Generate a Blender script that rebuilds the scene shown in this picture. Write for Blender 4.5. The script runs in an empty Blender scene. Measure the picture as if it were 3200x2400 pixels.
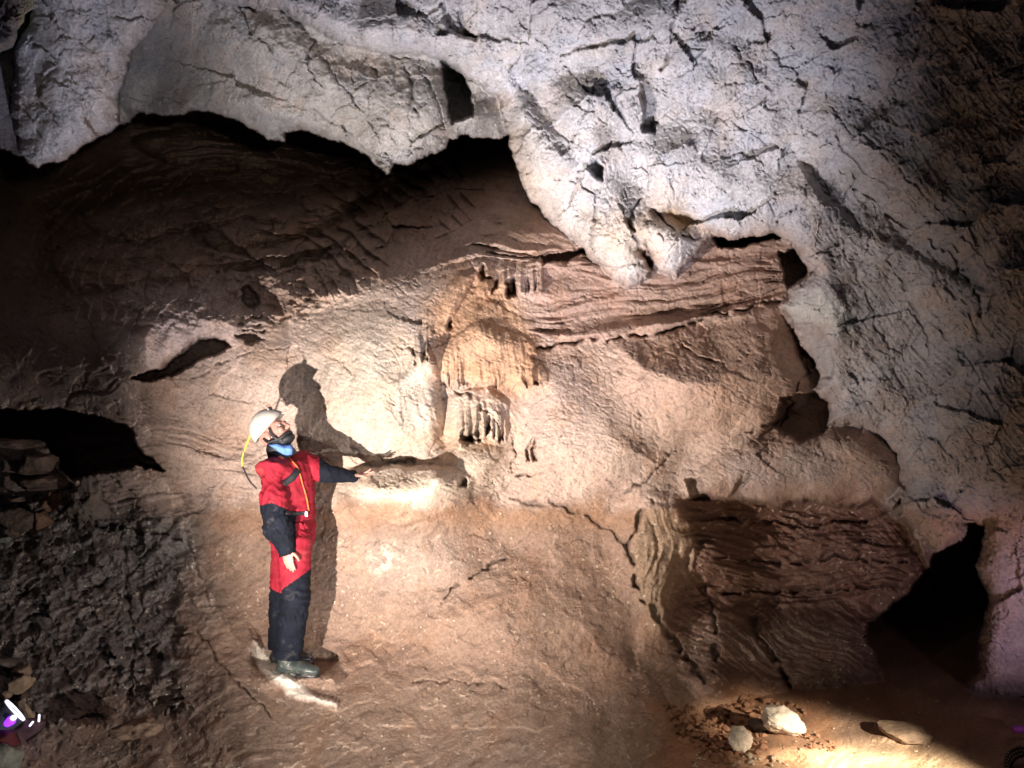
import bpy, bmesh, math, random
import numpy as np
from mathutils import Vector, Matrix, Quaternion

# ------------------------------------------------------------------ camera, world, lights
scene = bpy.context.scene
COL = scene.collection
FPX = 2880.0            # focal length in pixels of the 3200 px wide photograph
CAM = (0.0, -6.0, 2.0)

def at(u, v, Y):
    """world point seen at photograph pixel (u, v) and standing at depth Y"""
    D = Y - CAM[1]
    return Vector(((u - 1600.0) / FPX * D, Y, CAM[2] - (v - 1200.0) / FPX * D))

cam_d = bpy.data.cameras.new('camera')
cam = bpy.data.objects.new('camera', cam_d)
COL.objects.link(cam)
cam.location = CAM
cam.rotation_euler = (math.radians(90), 0, 0)
cam_d.sensor_width = 36.0
cam_d.lens = 36.0 * FPX / 3200.0
cam_d.clip_start = 0.05
cam_d.clip_end = 200
scene.camera = cam

world = bpy.data.worlds.new('World')
scene.world = world
world.use_nodes = True
wb = world.node_tree.nodes['Background']
wb.inputs[0].default_value = (0.55, 0.6, 0.8, 1)
wb.inputs[1].default_value = 0.014

scene.view_settings.view_transform = 'Standard'
scene.view_settings.look = 'None'
scene.view_settings.exposure = 0.0
scene.view_settings.gamma = 1.0
scene.cycles.use_denoising = True
scene.cycles.denoising_prefilter = 'ACCURATE'
scene.cycles.max_bounces = 6
scene.cycles.diffuse_bounces = 3
scene.cycles.sample_clamp_indirect = 4.0

def spot(name, loc, target, power, color, size_deg, blend, radius):
    d = bpy.data.lights.new(name, 'SPOT')
    d.energy = power; d.color = color
    d.spot_size = math.radians(size_deg); d.spot_blend = blend
    d.shadow_soft_size = radius
    o = bpy.data.objects.new(name, d); COL.objects.link(o)
    o.location = loc
    o.rotation_euler = (Vector(target) - Vector(loc)).to_track_quat('-Z', 'Y').to_euler()
    return o

# cavers' torches and added fill lights, all standing outside the frame
spot('warm_torch_light', (-1.92, -3.1, 0.36), (-0.28, 0.5, 1.88), 1850, (1.0, 0.885, 0.80), 75, 1.0, 0.03)
spot('cool_torch_light', (-0.1, -2.4, 0.28), (0.24, -0.1, 3.4), 690, (0.86, 0.86, 1.0), 66, 1.0, 0.04)
spot('left_lobe_fill_light', (-1.3, -2.5, 0.25), (-2.75, 0.1, 3.5), 330, (0.84, 0.84, 1.0), 44, 1.0, 0.04)  # added cool fill that brightens the left ceiling lobe
spot('sand_torch_light', (3.1, -2.3, 0.8), (2.35, -0.75, -0.35), 2500, (1.0, 0.87, 0.72), 36, 1.0, 0.03)
spot('low_torch_light', (1.9, -3.4, 0.0), (-1.9, -0.2, 0.45), 700, (0.97, 0.92, 0.90), 54, 1.0, 0.04)
spot('bank_fill_light', (0.6, -5.0, 0.2), (0.0, 0.2, 0.0), 330, (1.0, 0.86, 0.74), 54, 1.0, 0.1)  # added warm fill for the lower bank
spot('recess_fill_light', (0.35, -6.1, 2.25), (-3.4, 4.0, 4.0), 300, (1.0, 0.84, 0.70), 26, 1.0, 0.05)  # added weak fill reaching into the high recess, not a worn lamp
spot('caver_fill_light', (-0.6, -5.9, 2.0), (-1.45, 0.0, 1.25), 150, (1.0, 0.95, 0.9), 24, 1.0, 0.03)  # added narrow fill to brighten the helmet and caver
spot('pink_torch_light', (3.3, -1.3, 0.1), (3.5, 0.6, 0.6), 60, (1.0, 0.74, 0.92), 70, 1.0, 0.05)
# ------------------------------------------------------------------ numpy noise tools
f32 = np.float32
def _hash(ix, iy, seed):
    h = (ix.astype(np.int64) * 374761393 + iy.astype(np.int64) * 668265263 + seed * 974634777) & 0xffffffff
    h = ((h ^ (h >> 13)) * 1274126177) & 0xffffffff
    return (h ^ (h >> 16)) & 0xffffffff

def perlin(x, y, seed=0):
    xi = np.floor(x); yi = np.floor(y)
    fx = (x - xi).astype(f32); fy = (y - yi).astype(f32)
    xi = xi.astype(np.int64); yi = yi.astype(np.int64)
    ux = fx * fx * fx * (fx * (fx * 6 - 15) + 10); uy = fy * fy * fy * (fy * (fy * 6 - 15) + 10)
    def g(a, b, dx, dy):
        an = _hash(xi + a, yi + b, seed).astype(f32) * f32(2 * math.pi / 4294967296.0)
        return np.cos(an) * dx + np.sin(an) * dy
    n00 = g(0, 0, fx, fy); n10 = g(1, 0, fx - 1, fy)
    n01 = g(0, 1, fx, fy - 1); n11 = g(1, 1, fx - 1, fy - 1)
    a = n00 + ux * (n10 - n00); b = n01 + ux * (n11 - n01)
    return (a + uy * (b - a)) * f32(1.5)

def fbm(x, y, oct=4, seed=0, gain=0.5, ridged=False):
    s = 0; a = 1.0; t = 0; f = 1.0
    for o in range(oct):
        n = perlin(x * f + 17.3 * o, y * f - 9.1 * o, seed + o * 7)
        if ridged: n = 1 - 2 * np.abs(n)
        s = s + a * n; t += a; a *= gain; f *= 2.03
    return s / t

def worley(x, y, seed=0):
    xi = np.floor(x).astype(np.int64); yi = np.floor(y).astype(np.int64)
    f1 = np.full(x.shape, 9.0, f32); f2 = np.full(x.shape, 9.0, f32); cid = np.zeros(x.shape, f32)
    for dx in (-1, 0, 1):
        for dy in (-1, 0, 1):
            h = _hash(xi + dx, yi + dy, seed); h2 = _hash(xi + dx, yi + dy, seed + 99)
            px = (xi + dx) + h / 4294967296.0; py = (yi + dy) + h2 / 4294967296.0
            d = np.sqrt((px - x) ** 2 + (py - y) ** 2).astype(f32)
            nearer = d < f1
            f2 = np.where(nearer, f1, np.minimum(f2, d))
            cid = np.where(nearer, ((h >> 7) & 1023).astype(f32) / 1023, cid)
            f1 = np.where(nearer, d, f1)
    return f1, f2, cid

def facets(x, y, seed=0, step=0.5):
    """broken rock: every cell is a little tilted plane"""
    xi = np.floor(x).astype(np.int64); yi = np.floor(y).astype(np.int64)
    f1 = np.full(x.shape, 9.0, f32); f2 = np.full(x.shape, 9.0, f32); h = np.zeros(x.shape, f32)
    for dx in (-1, 0, 1):
        for dy in (-1, 0, 1):
            a = _hash(xi + dx, yi + dy, seed).astype(f32) / 4294967296.0; b = _hash(xi + dx, yi + dy, seed + 99).astype(f32) / 4294967296.0
            c = _hash(xi + dx, yi + dy, seed + 55).astype(f32) / 4294967296.0 * 6.2832
            ex = (x - xi - dx).astype(f32) - a; ey = (y - yi - dy).astype(f32) - b
            d = np.sqrt(ex * ex + ey * ey); near = d < f1
            f2 = np.where(near, f1, np.minimum(f2, d))
            h = np.where(near, ex * np.cos(c) + ey * np.sin(c) + step * (a - 0.5), h)
            f1 = np.where(near, d, f1)
    return h, f2 - f1

def sst(a, b, x):
    t = np.clip((x - a) / (b - a), 0, 1)
    return t * t * (3 - 2 * t)

# ------------------------------------------------------------------ parameter grid of the rock surface
STEP = 3.0
us = np.arange(-560, 3761, STEP, dtype=f32); vs = np.arange(-460, 2780, STEP, dtype=f32)
U, V = np.meshgrid(us, vs)
NV, NU = U.shape

# shared slow warp so that traced outlines turn into broken rock edges
WU = fbm(U / 46, V / 46, 4, 11, 0.6) * 16
WV = fbm(U / 46, V / 46, 4, 12, 0.6) * 16
RU = U + WU; RV = V + WV            # ragged coordinates
SU = U + WU * 0.35; SV = V + WV * 0.35   # slightly ragged

def seg_dist(P, pts, closed=False):
    X, Y = P
    best = np.full(X.shape, 1e9, f32)
    n = len(pts)
    for i in range(n if closed else n - 1):
        ax, ay = pts[i]; bx, by = pts[(i + 1) % n]
        dx, dy = bx - ax, by - ay
        L = dx * dx + dy * dy + 1e-6
        t = np.clip(((X - ax) * dx + (Y - ay) * dy) / L, 0, 1)
        best = np.minimum(best, (X - ax - t * dx) ** 2 + (Y - ay - t * dy) ** 2)
    return np.sqrt(best)

def poly_sd(P, pts):
    """signed distance to a polygon, positive inside"""
    X, Y = P
    inside = np.zeros(X.shape, bool)
    n = len(pts)
    for i in range(n):
        ax, ay = pts[i]; bx, by = pts[(i + 1) % n]
        if ay == by: continue
        c = ((ay > Y) != (by > Y)) & (X < (bx - ax) * (Y - ay) / (by - ay) + ax)
        inside ^= c
    d = seg_dist(P, pts, True)
    return np.where(inside, d, -d)

def window(pts, pad):
    xs = [p[0] for p in pts]; ys = [p[1] for p in pts]
    i0 = max(0, int((min(xs) - pad - us[0]) / STEP)); i1 = min(NU, int((max(xs) + pad - us[0]) / STEP) + 2)
    j0 = max(0, int((min(ys) - pad - vs[0]) / STEP)); j1 = min(NV, int((max(ys) + pad - vs[0]) / STEP) + 2)
    return (slice(j0, j1), slice(i0, i1))

def G(cx, cy, rx, ry, rot=0.0, p=1.0):
    c, s = math.cos(math.radians(rot)), math.sin(math.radians(rot))
    x = ((U - cx) * c + (V - cy) * s) / rx; y = (-(U - cx) * s + (V - cy) * c) / ry
    return np.exp(-(x * x + y * y) ** p)

def region(pts, soft=60, ragged=True):
    w = window(pts, soft * 2 + 40)
    P = (RU[w], RV[w]) if ragged else (SU[w], SV[w])
    m = np.zeros(U.shape, f32)
    m[w] = sst(-soft, soft, poly_sd(P, pts))
    return m

def interp_grid(cols, rows, vals):
    a = np.array(vals, float)
    tmp = np.stack([np.interp(us, cols, r) for r in a])
    out = np.stack([np.interp(vs, rows, tmp[:, i]) for i in range(NU)], 1)
    k = int(70 / STEP)
    for _ in range(2):
        for ax in (0, 1):
            pad = [(0, 0), (0, 0)]; pad[ax] = (k, k)
            q = np.pad(out, pad, mode='edge'); c = np.cumsum(q, ax)
            c = np.insert(c, 0, 0, ax)
            out = (np.take(c, range(2 * k + 1, c.shape[ax]), ax) - np.take(c, range(0, c.shape[ax] - 2 * k - 1), ax)) / (2 * k + 1)
    return out.astype(f32)

def rotn(ang, L, W, oct=3, seed=0, ridged=False, X=None, Y=None):
    """streaky noise, grain running along ang (degrees, image sense, v down)"""
    c, s = math.cos(math.radians(ang)), math.sin(math.radians(ang))
    X = U if X is None else X; Y = V if Y is None else Y
    a = (X * c + Y * s) / L; b = (-X * s + Y * c) / W
    return fbm(a, b, oct, seed, 0.55, ridged)

# ------------------------------------------------------------------ main wall
cols = [-600, 0, 400, 800, 1200, 1600, 2000, 2400, 2800, 3200, 3800]
rows = [-400, 0, 400, 520, 650, 800, 1000, 1200, 1400, 1600, 1800, 2000, 2200, 2400, 2800]
wall_vals = [
 [5.5, 5.5, 5.5, 5.5, 5.5, 5.0, 4.0, 3.0, 3.0, 3.0, 3.0],
 [5.5, 5.5, 5.5, 5.5, 5.5, 5.0, 3.5, 3.0, 3.0, 3.0, 3.0],
 [8.5, 8.5, 8.5, 8.5, 8.5, 6.5, 3.0, 2.0, 2.0, 2.0, 2.0],
 [7.5, 7.5, 7.5, 7.5, 7.0, 4.4, 1.9, 1.7, 1.8, 1.9, 1.9],
 [5.8, 5.8, 5.6, 5.0, 3.6, 1.35, 1.15, 1.4, 1.7, 1.8, 1.8],
 [4.4, 4.2, 3.0, 2.3, 1.15, 0.85, 0.95, 1.2, 1.6, 1.8, 1.8],
 [2.9, 2.3, 1.0, 0.78, 0.60, 0.66, 0.85, 1.05, 1.4, 1.6, 1.6],
 [2.2, 1.7, 0.9, 0.68, 0.50, 0.62, 0.62, 0.85, 1.2, 1.5, 1.5],
 [1.9, 1.4, 0.9, 0.62, 0.52, 0.58, 0.58, 0.75, 1.0, 1.4, 1.4],
 [1.1, 1.0, 0.75, 0.52, 0.42, 0.45, 0.60, 0.95, 1.2, 1.4, 1.4],
 [0.5, 0.5, 0.50, 0.45, 0.38, 0.40, 0.62, 1.45, 1.7, 1.8, 1.8],
 [0.0, 0.05, 0.18, 0.18, 0.17, 0.22, 0.50, 1.30, 1.5, 1.6, 1.6],
 [-0.6, -0.5, -0.3, -0.3, -0.22, -0.15, 0.30, 1.1, 1.3, 1.4, 1.4],
 [-1.2, -1.05, -0.9, -0.9, -0.82, -0.70, -0.30, 0.9, 1.2, 1.3, 1.3],
 [-2.2, -2.1, -2.0, -2.0, -2.0, -1.9, -1.6, -0.9, 0.0, 0.0, 0.0]]
YD = interp_grid(cols, rows, wall_vals)
GROOVE = np.zeros(U.shape, f32)      # cracks, gaps and openings, darkened in the colour

def bump(amp, *a, **k):
    global YD
    YD = YD - amp * G(*a, **k)

def dome(cx, cy, rx, ry, rot, amp):
    """half ellipsoid of flowstone standing out of the wall"""
    global YD
    c, s = math.cos(math.radians(rot)), math.sin(math.radians(rot))
    x = ((SU - cx) * c + (SV - cy) * s) / rx; y = (-(SU - cx) * s + (SV - cy) * c) / ry
    r2 = x * x + y * y
    YD = YD - amp * (np.clip(1 - r2 * 0.8, 0, 1) ** 1.35).astype(f32)

def crack(pts, width, depth, darken=1.0, wob=14, seed=3):
    global YD
    w = window(pts, 60)
    n1 = (perlin(U[w] / 60, V[w] / 60, seed) + 0.4 * perlin(U[w] / 19, V[w] / 19, seed + 8)) * wob; n2 = (perlin(U[w] / 60, V[w] / 60, seed + 1) + 0.4 * perlin(U[w] / 19, V[w] / 19, seed + 9)) * wob
    d = seg_dist((U[w] + n1, V[w] + n2), pts)
    wd = width * (0.65 + 0.7 * (perlin(U[w] / 55, V[w] / 55, seed + 2) + 0.3))
    wd = np.maximum(wd, 1.0)
    m = np.exp(-(d / (wd * 0.8)) ** 2) * sst(-0.42, -0.05, perlin(U[w] / 42, V[w] / 42, seed + 4))
    YD[w] += depth * m
    GROOVE[w] = np.maximum(GROOVE[w], m * darken)

def recess(pts, amount, soft=7, ragged=True, darken=0.0, power=None):
    """push everything inside the outline deeper by amount (a number or an array)"""
    global YD
    w = window(pts, 80)
    P = (RU[w], RV[w]) if ragged else (SU[w], SV[w])
    sd = poly_sd(P, pts)
    m = sst(-soft, soft, sd)
    am = amount[w] if isinstance(amount, np.ndarray) else amount
    if power: am = am * sst(0, power, sd)
    YD[w] += am * m
    if darken: GROOVE[w] = np.maximum(GROOVE[w], m * darken)
    return m

def strata(top, bot, freq, amp, seed, fade=50, sharp=True, ulen=420.0):
    """beds running between two polylines given as (u, v) left to right"""
    global YD
    tv = np.interp(U, [p[0] for p in top], [p[1] for p in top])
    bv = np.interp(U, [p[0] for p in bot], [p[1] for p in bot])
    s = (V + WV * 0.3 - tv) / np.maximum(bv - tv, 20)
    s = s + 0.10 * perlin(U / 260, V / 120, seed + 11) + 0.03 * perlin(U / 70, V / 50, seed + 12)
    u0, u1 = max(top[0][0], bot[0][0]), min(top[-1][0], bot[-1][0])
    m = sst(u0 - fade * .3, u0 + fade, U) * (1 - sst(u1 - fade, u1 + fade * .3, U)) * sst(-0.04, 0.04, s) * (1 - sst(0.96, 1.04, s))
    n = perlin(U / ulen, s * freq, seed) + 0.5 * perlin(U / ulen * 2.1, s * freq * 2.3, seed + 1) + 0.25 * perlin(U / ulen * 5, s * freq * 5, seed + 2)
    if sharp:
        g = np.exp(-(n / 0.12) ** 2)                      # thin parting lines
        cut = sst(-0.05, 0.40, perlin(U / 180, s * freq * 0.8, seed + 5))
        YD += amp * m * (0.8 * g * cut - 0.9 * n)
        np.maximum(GROOVE, 0.75 * m * g * cut, out=GROOVE)
    else:
        YD -= amp * m * n
    return m

def closed_spline(pts, n=5):
    out = []; N = len(pts)
    for i in range(N):
        p0, p1, p2, p3 = [np.array(pts[(i + k) % N], float) for k in (-1, 0, 1, 2)]
        for k in range(n):
            t = k / n
            q = 0.5 * (2 * p1 + (p2 - p0) * t + (2 * p0 - 5 * p1 + 4 * p2 - p3) * t * t + (3 * p1 - p0 - 3 * p2 + p3) * t ** 3)
            out.append((float(q[0]), float(q[1])))
    return out

def pillow(pts, amp, roundw, edge=0.12, firm=None):
    """boss of flowstone: melts into the wall, with a firmer edge towards the side `firm`"""
    global YD
    pts = closed_spline(pts)
    w = window(pts, 170)
    X = U[w] + WU[w] * 0.6 + 22 * perlin(U[w] / 120, V[w] / 120, 77); Y = V[w] + WV[w] * 0.6 + 22 * perlin(U[w] / 120, V[w] / 120, 78)
    sd = poly_sd((X, Y), pts)
    q = np.clip(sd / roundw, 0, 1)
    hard = np.sqrt(np.clip(1 - (1 - q) ** 2, 0, 1))
    t = np.clip((sd + 80) / (roundw + 80), 0, 1); soft = t * t * (3 - 2 * t)
    e = np.full(sd.shape, edge, f32)
    if firm:
        cx = sum(p[0] for p in pts) / len(pts); cy = sum(p[1] for p in pts) / len(pts)
        dx, dy = X - cx, Y - cy; r = np.sqrt(dx * dx + dy * dy) + 1
        e = e + (1 - edge) * sst(0.45, 0.95, (dx * firm[0] + dy * firm[1]) / r)
    YD[w] -= (amp * (e * hard + (1 - e) * soft)).astype(f32)

# --- large forms of the wall
pillow([(330, 1010), (400, 880), (520, 830), (650, 850), (740, 920), (750, 1000), (700, 1058), (620, 1062), (560, 1110), (480, 1180), (400, 1170), (340, 1100)], 0.42, 190, 0.1, (0.3, 0.95))
bump(0.10, 860, 1180, 190, 120, -20)
bump(0.14, 520, 1380, 260, 60, 25)
pillow([(1010, 1180), (1040, 1040), (1120, 960), (1240, 950), (1320, 1040), (1370, 1160), (1384, 1290), (1360, 1400), (1290, 1440), (1120, 1420), (1030, 1330)], 0.34, 200, 0.1, (1.0, 0.1))
bump(0.16, 1120, 900, 130, 90, -30)
pillow([(1370, 980), (1400, 890), (1460, 850), (1530, 870), (1570, 960), (1560, 1080), (1480, 1110), (1390, 1080)], 0.09, 110, 0.2, (-0.7, -0.7))
pillow([(1150, 860), (1290, 740), (1460, 690), (1545, 750), (1480, 880), (1410, 1000), (1365, 1115), (1310, 1120), (1230, 1000)], 0.20, 90, 0.0, (0.9, 0.45))
pillow([(1310, 1130), (1400, 1060), (1540, 1010), (1650, 1060), (1700, 1150), (1690, 1220), (1600, 1190), (1560, 1205), (1440, 1196), (1370, 1180)], 0.17, 70, 0.3, (0.1, 1.0))
pillow([(1350, 1290), (1400, 1230), (1500, 1215), (1580, 1260), (1600, 1350), (1560, 1372), (1440, 1374), (1370, 1350)], 0.17, 60, 0.3, (0.1, 1.0))
pillow([(1340, 1470), (1420, 1400), (1540, 1390), (1560, 1440), (1500, 1500), (1420, 1530), (1350, 1520)], 0.24, 60)
dome(1240, 1570, 290, 110, 1, 0.30)
recess([(1072, 1500), (1100, 1470), (1160, 1462), (1250, 1458), (1350, 1460), (1440, 1468), (1475, 1505), (1470, 1560), (1440, 1600), (1250, 1640), (1110, 1620), (1075, 1560)], -0.20 * (1 - 0.75 * sst(1500, 1620, V)) * (1 - 0.9 * sst(1340, 1480, U)) * sst(1060, 1130, U), 9, True)
pillow([(1620, 1230), (1700, 1150), (1840, 1140), (1960, 1220), (2060, 1340), (2110, 1470), (1980, 1540), (1780, 1540), (1660, 1480), (1610, 1360)], 0.26, 170, 0.0)
pillow([(1900, 1080), (2040, 1040), (2240, 1010), (2440, 965), (2500, 1060), (2535, 1180), (2500, 1260), (2430, 1330), (2290, 1390), (2120, 1370), (1960, 1260)], 0.46, 210, 0.05, (0.95, 0.3))
pillow([(2170, 1500), (2300, 1400), (2500, 1370), (2700, 1350), (2810, 1420), (2830, 1510), (2780, 1556), (2500, 1560), (2250, 1556)], 0.38, 80, 0.1, (0.1, 1.0))
pillow([(1990, 1560), (2100, 1540), (2160, 1620), (2170, 1700), (2110, 1800), (2090, 1950), (2040, 1990), (2000, 1880), (1960, 1740)], 0.24, 75, 0.1, (1.0, 0.1))
bump(0.14, 1240, 1740, 260, 120)
bump(-0.12, 1560, 1700, 120, 100)
pillow([(1300, 1900), (1500, 1780), (1760, 1760), (1940, 1850), (1960, 2000), (1930, 2100), (1700, 2080), (1450, 2050), (1330, 2000)], 0.16, 150, 0.0)
pillow([(1780, 2160), (1960, 2080), (2080, 2170), (2100, 2260), (2060, 2400), (1800, 2420), (1700, 2300)], 0.15, 120, 0.0, (1.0, 0.0))
bump(-0.14, 1150, 2010, 190, 150)
bump(-0.08, 560, 1780, 200, 260, 10)
bump(-0.06, 1630, 1330, 60, 160, 20)
bump(-0.13, 1388, 1320, 24, 120, -4)

# broken ledges inside the high recess
for pts_, am_, rw_ in (
    ([(420, 420), (620, 405), (820, 450), (1030, 500), (1120, 520), (980, 545), (760, 530), (540, 510), (430, 470)], 1.3, 50),
    ([(250, 660), (420, 590), (600, 570), (780, 610), (860, 670), (680, 700), (520, 740), (330, 750)], 1.2, 60),
    ([(640, 720), (780, 660), (960, 610), (1110, 590), (1130, 640), (980, 720), (830, 770), (700, 775)], 0.9, 50),
    ([(150, 790), (300, 740), (470, 745), (620, 800), (600, 850), (420, 880), (230, 900)], 0.7, 60),
    ([(1130, 500), (1280, 470), (1390, 480), (1400, 520), (1260, 560), (1150, 560)], 1.0, 40),
    ([(820, 810), (960, 760), (1100, 740), (1090, 780), (950, 830), (850, 850)], 0.35, 40)):
    pillow(pts_, am_, rw_, 0.6)
bump(0.13, 860, 870, 60, 60)
bump(0.12, 935, 880, 34, 70)

# undercut on the right, below the lip
und = [(2110, 1562), (2200, 1548), (2310, 1556), (2420, 1582), (2520, 1562), (2640, 1590), (2730, 1562), (2800, 1600), (2850, 1660), (2900, 1790), (2850, 1850),
       (2700, 1950), (2740, 2050), (2780, 2140), (2500, 2200), (2280, 2190), (2120, 2090), (2080, 1980), (2100, 1880), (2170, 1780), (2180, 1680)]
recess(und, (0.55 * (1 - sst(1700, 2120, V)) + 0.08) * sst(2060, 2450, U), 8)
pillow([(2190, 1800), (2210, 1690), (2400, 1660), (2700, 1670), (2860, 1700), (2900, 1780), (2840, 1850), (2600, 1862), (2300, 1850)], 0.45, 80, 0.1, (0.0, 1.0))
pillow([(2200, 2100), (2210, 1930), (2300, 1880), (2380, 1960), (2440, 2100), (2420, 2180), (2240, 2180)], 0.26, 70, 0.1)
pillow([(2400, 1960), (2500, 1900), (2680, 1940), (2730, 2050), (2760, 2130), (2500, 2170), (2430, 2070)], 0.26, 80, 0.1)
bump(0.18, 2260, 2120, 60, 30)

# strongly bedded rock
st1 = strata([(1640, 820), (1760, 780), (1900, 800), (2060, 790), (2240, 760), (2470, 770)],
             [(1640, 1040), (1720, 1085), (1900, 1050), (2100, 1030), (2300, 970), (2470, 940)], 5.5, 0.055, 21)
strata([(1330, 700), (1500, 600), (1700, 560), (1860, 680)], [(1330, 860), (1500, 800), (1700, 850), (1860, 830)], 5, 0.05, 31)
strata([(330, 620), (700, 560), (1000, 500), (1400, 440), (1640, 520)], [(330, 860), (700, 830), (1000, 800), (1400, 600), (1640, 590)], 7, 0.10, 41, ulen=300)
strata([(380, 400), (800, 400), (1300, 520)], [(380, 620), (800, 560), (1300, 620)], 6, 0.2, 45, ulen=300)
strata([(2130, 1560), (2400, 1570), (2850, 1600)], [(2130, 1900), (2400, 1900), (2850, 1850)], 8, 0.075, 51, ulen=340)
strata([(100, 760), (400, 700), (640, 880)], [(100, 1300), (400, 1180), (640, 1180)], 6, 0.03, 55)
strata([(160, 1350), (500, 1330), (800, 1400)], [(160, 1640), (500, 1560), (800, 1560)], 6, 0.03, 57)
# lip under the bedded block
crack([(1680, 1085), (1860, 1060), (2000, 1046), (2110, 1030), (2240, 985), (2450, 940)], 7, 0.09)
bump(0.07, 2080, 1010, 330, 16, -7)

# concentric growth bands of the dome
def arcs(cx, cy, rx, ry, rot, r0, r1, n, amp, seed):
    global YD
    c, s = math.cos(math.radians(rot)), math.sin(math.radians(rot))
    x = ((U - cx) * c + (V - cy) * s) / rx; y = (-(U - cx) * s + (V - cy) * c) / ry
    r = np.sqrt(x * x + y * y) + WU * 0.0012; th = np.arctan2(y, x)
    m = sst(r0, r0 + 0.15, r) * (1 - sst(r1 - 0.2, r1, r)) * sst(-0.3, 0.2, perlin(U / 90, V / 90, seed + 3)) * (V < cy)
    nn = perlin(r * n, th * 1.4, seed) + 0.5 * perlin(r * n * 2.2, th * 2, seed + 1)
    YD -= amp * m * nn
arcs(1165, 1390, 220, 420, -8, 0.55, 1.15, 9, 0.010, 61)
arcs(1480, 1400, 160, 190, 0, 0.5, 1.1, 9, 0.008, 65)

# curtains: flutes with dark gaps at the foot
def curtain(u0, u1, vt, vb, pitch, amp, seed, lean=0.0):
    global YD
    w = (slice(max(0, int((vt - 60 - vs[0]) / STEP)), int((vb + 40 - vs[0]) / STEP)), slice(int((u0 - 40 - us[0]) / STEP), int((u1 + 40 - us[0]) / STEP)))
    x = U[w] + WU[w] * 0.3 - lean * (V[w] - vt); y = V[w]
    k = sst(vt - 40, vb - 10, y) * (1 - sst(vb, vb + 6, y + perlin(x / pitch, x * 0 + 3.3, seed + 3) * 26)) * sst(u0 - 10, u0 + 14, x) * (1 - sst(u1 - 14, u1 + 10, x))
    n = perlin(x / pitch, y / 260, seed) + 0.5 * perlin(x / pitch * 2.2, y / 130, seed + 1)
    YD[w] -= amp * k * (n + 0.75)
    gap = k * sst(0.12, 0.42, -n) * sst(vb - (vb - vt) * 0.55, vb - 6, y)
    YD[w] += amp * 1.8 * gap
    GROOVE[w] = np.maximum(GROOVE[w], 0.6 * gap)
curtain(1430, 1580, 1262, 1372, 17, 0.075, 71)
curtain(1375, 1450, 1110, 1205, 15, 0.055, 74)
curtain(1480, 1690, 1130, 1205, 24, 0.05, 77)
curtain(1500, 1700, 800, 908, 20, 0.07, 81)
curtain(1290, 1350, 960, 1125, 16, 0.03, 83)
YD -= 0.022 * region([(1180, 850), (1300, 740), (1480, 700), (1540, 760), (1460, 900), (1390, 1090), (1320, 1110), (1240, 980)], 30) * rotn(112 - 0 * 1, 200, 15, 3, 89)
YD -= 0.016 * region([(1400, 1080), (1560, 1040), (1680, 1100), (1690, 1210), (1440, 1200)], 30) * rotn(84, 120, 11, 3, 90)
YD -= 0.012 * region([(1330, 900), (1560, 860), (1700, 1050), (1690, 1240), (1560, 1200), (1350, 1100)], 30) * rotn(78, 110, 16, 3, 87)

# ragged shadowy openings
def hole(pts, deep, soft=6, darken=0.6): recess(pts, deep, soft, True, darken)
for pts, dp in (
    ([(0 - 300, 1250), (98, 1282), (179, 1271), (282, 1298), (412, 1341), (429, 1401), (477, 1439), (515, 1472), (434, 1450), (353, 1472), (304, 1477), (228, 1499), (179, 1455), (152, 1396), (0, 1369), (-300, 1350)], 1.6),
    ([(520, 1150), (560, 1105), (624, 1059), (705, 1062), (720, 1085), (678, 1103), (597, 1141), (540, 1168), (470, 1190), (410, 1180), (430, 1168)], 0.7),
    ([(756, 900), (778, 896), (803, 924), (805, 950), (788, 972), (760, 940)], 0.45),
    ([(735, 1048), (790, 1040), (826, 1060), (780, 1075)], 0.22),
    ([(2228, 740), (2300, 752), (2420, 728), (2440, 742), (2320, 768), (2240, 772)], 0.7),
    ([(2436, 790), (2500, 778), (2524, 860), (2500, 885), (2462, 905)], 0.5),
    ([(2440, 1240), (2560, 1225), (2600, 1280), (2585, 1340), (2500, 1380), (2420, 1330)], 0.35),
    ([(560, 700), (650, 700), (760, 780), (800, 812), (640, 770)], 0.3),
    ([(690, 830), (900, 800), (1080, 760), (1060, 800), (860, 845), (700, 850)], 0.25),
    ([(1690, 806), (1760, 790), (1830, 782), (1834, 796), (1740, 820), (1696, 824)], 0.25),
    ([(1580, 880), (1600, 862), (1614, 890), (1612, 922), (1590, 928)], 0.22),
    ([(1497, 850), (1512, 828), (1520, 860), (1536, 872), (1500, 874)], 0.14),
    ([(1400, 1010), (1412, 995), (1414, 1020), (1402, 1028)], 0.12),
    ([(1434, 1370), (1448, 1340), (1452, 1366), (1480, 1370), (1500, 1376), (1440, 1386)], 0.2),
    ([(1484, 1360), (1492, 1320), (1504, 1362), (1496, 1374)], 0.2),
    ([(1520, 1335), (1528, 1300), (1536, 1340), (1528, 1360)], 0.2),
    ([(1436, 1516), (1446, 1490), (1458, 1510), (1452, 1520)], 0.16),
    ([(1640, 1410), (1668, 1370), (1650, 1400), (1656, 1436), (1644, 1436)], 0.12),
    ([(1664, 1400), (1676, 1372), (1672, 1410), (1680, 1436), (1668, 1436)], 0.12),
    ([(2150, 1500), (2190, 1490), (2200, 1540), (2216, 1562), (2160, 1562)], 0.18),
    ([(2290, 1548), (2310, 1500), (2350, 1490), (2320, 1520), (2330, 1560)], 0.10),
    ([(1060, 640), (1200, 600), (1260, 640), (1100, 690)], 0.4),
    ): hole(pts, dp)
for k, (x0, y0) in enumerate(((752, 985), (748, 1010), (756, 1034))):
    crack([(x0, y0), (x0 + 40, y0 + 3), (x0 + 66, y0 - 2)], 5, 0.10)

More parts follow.
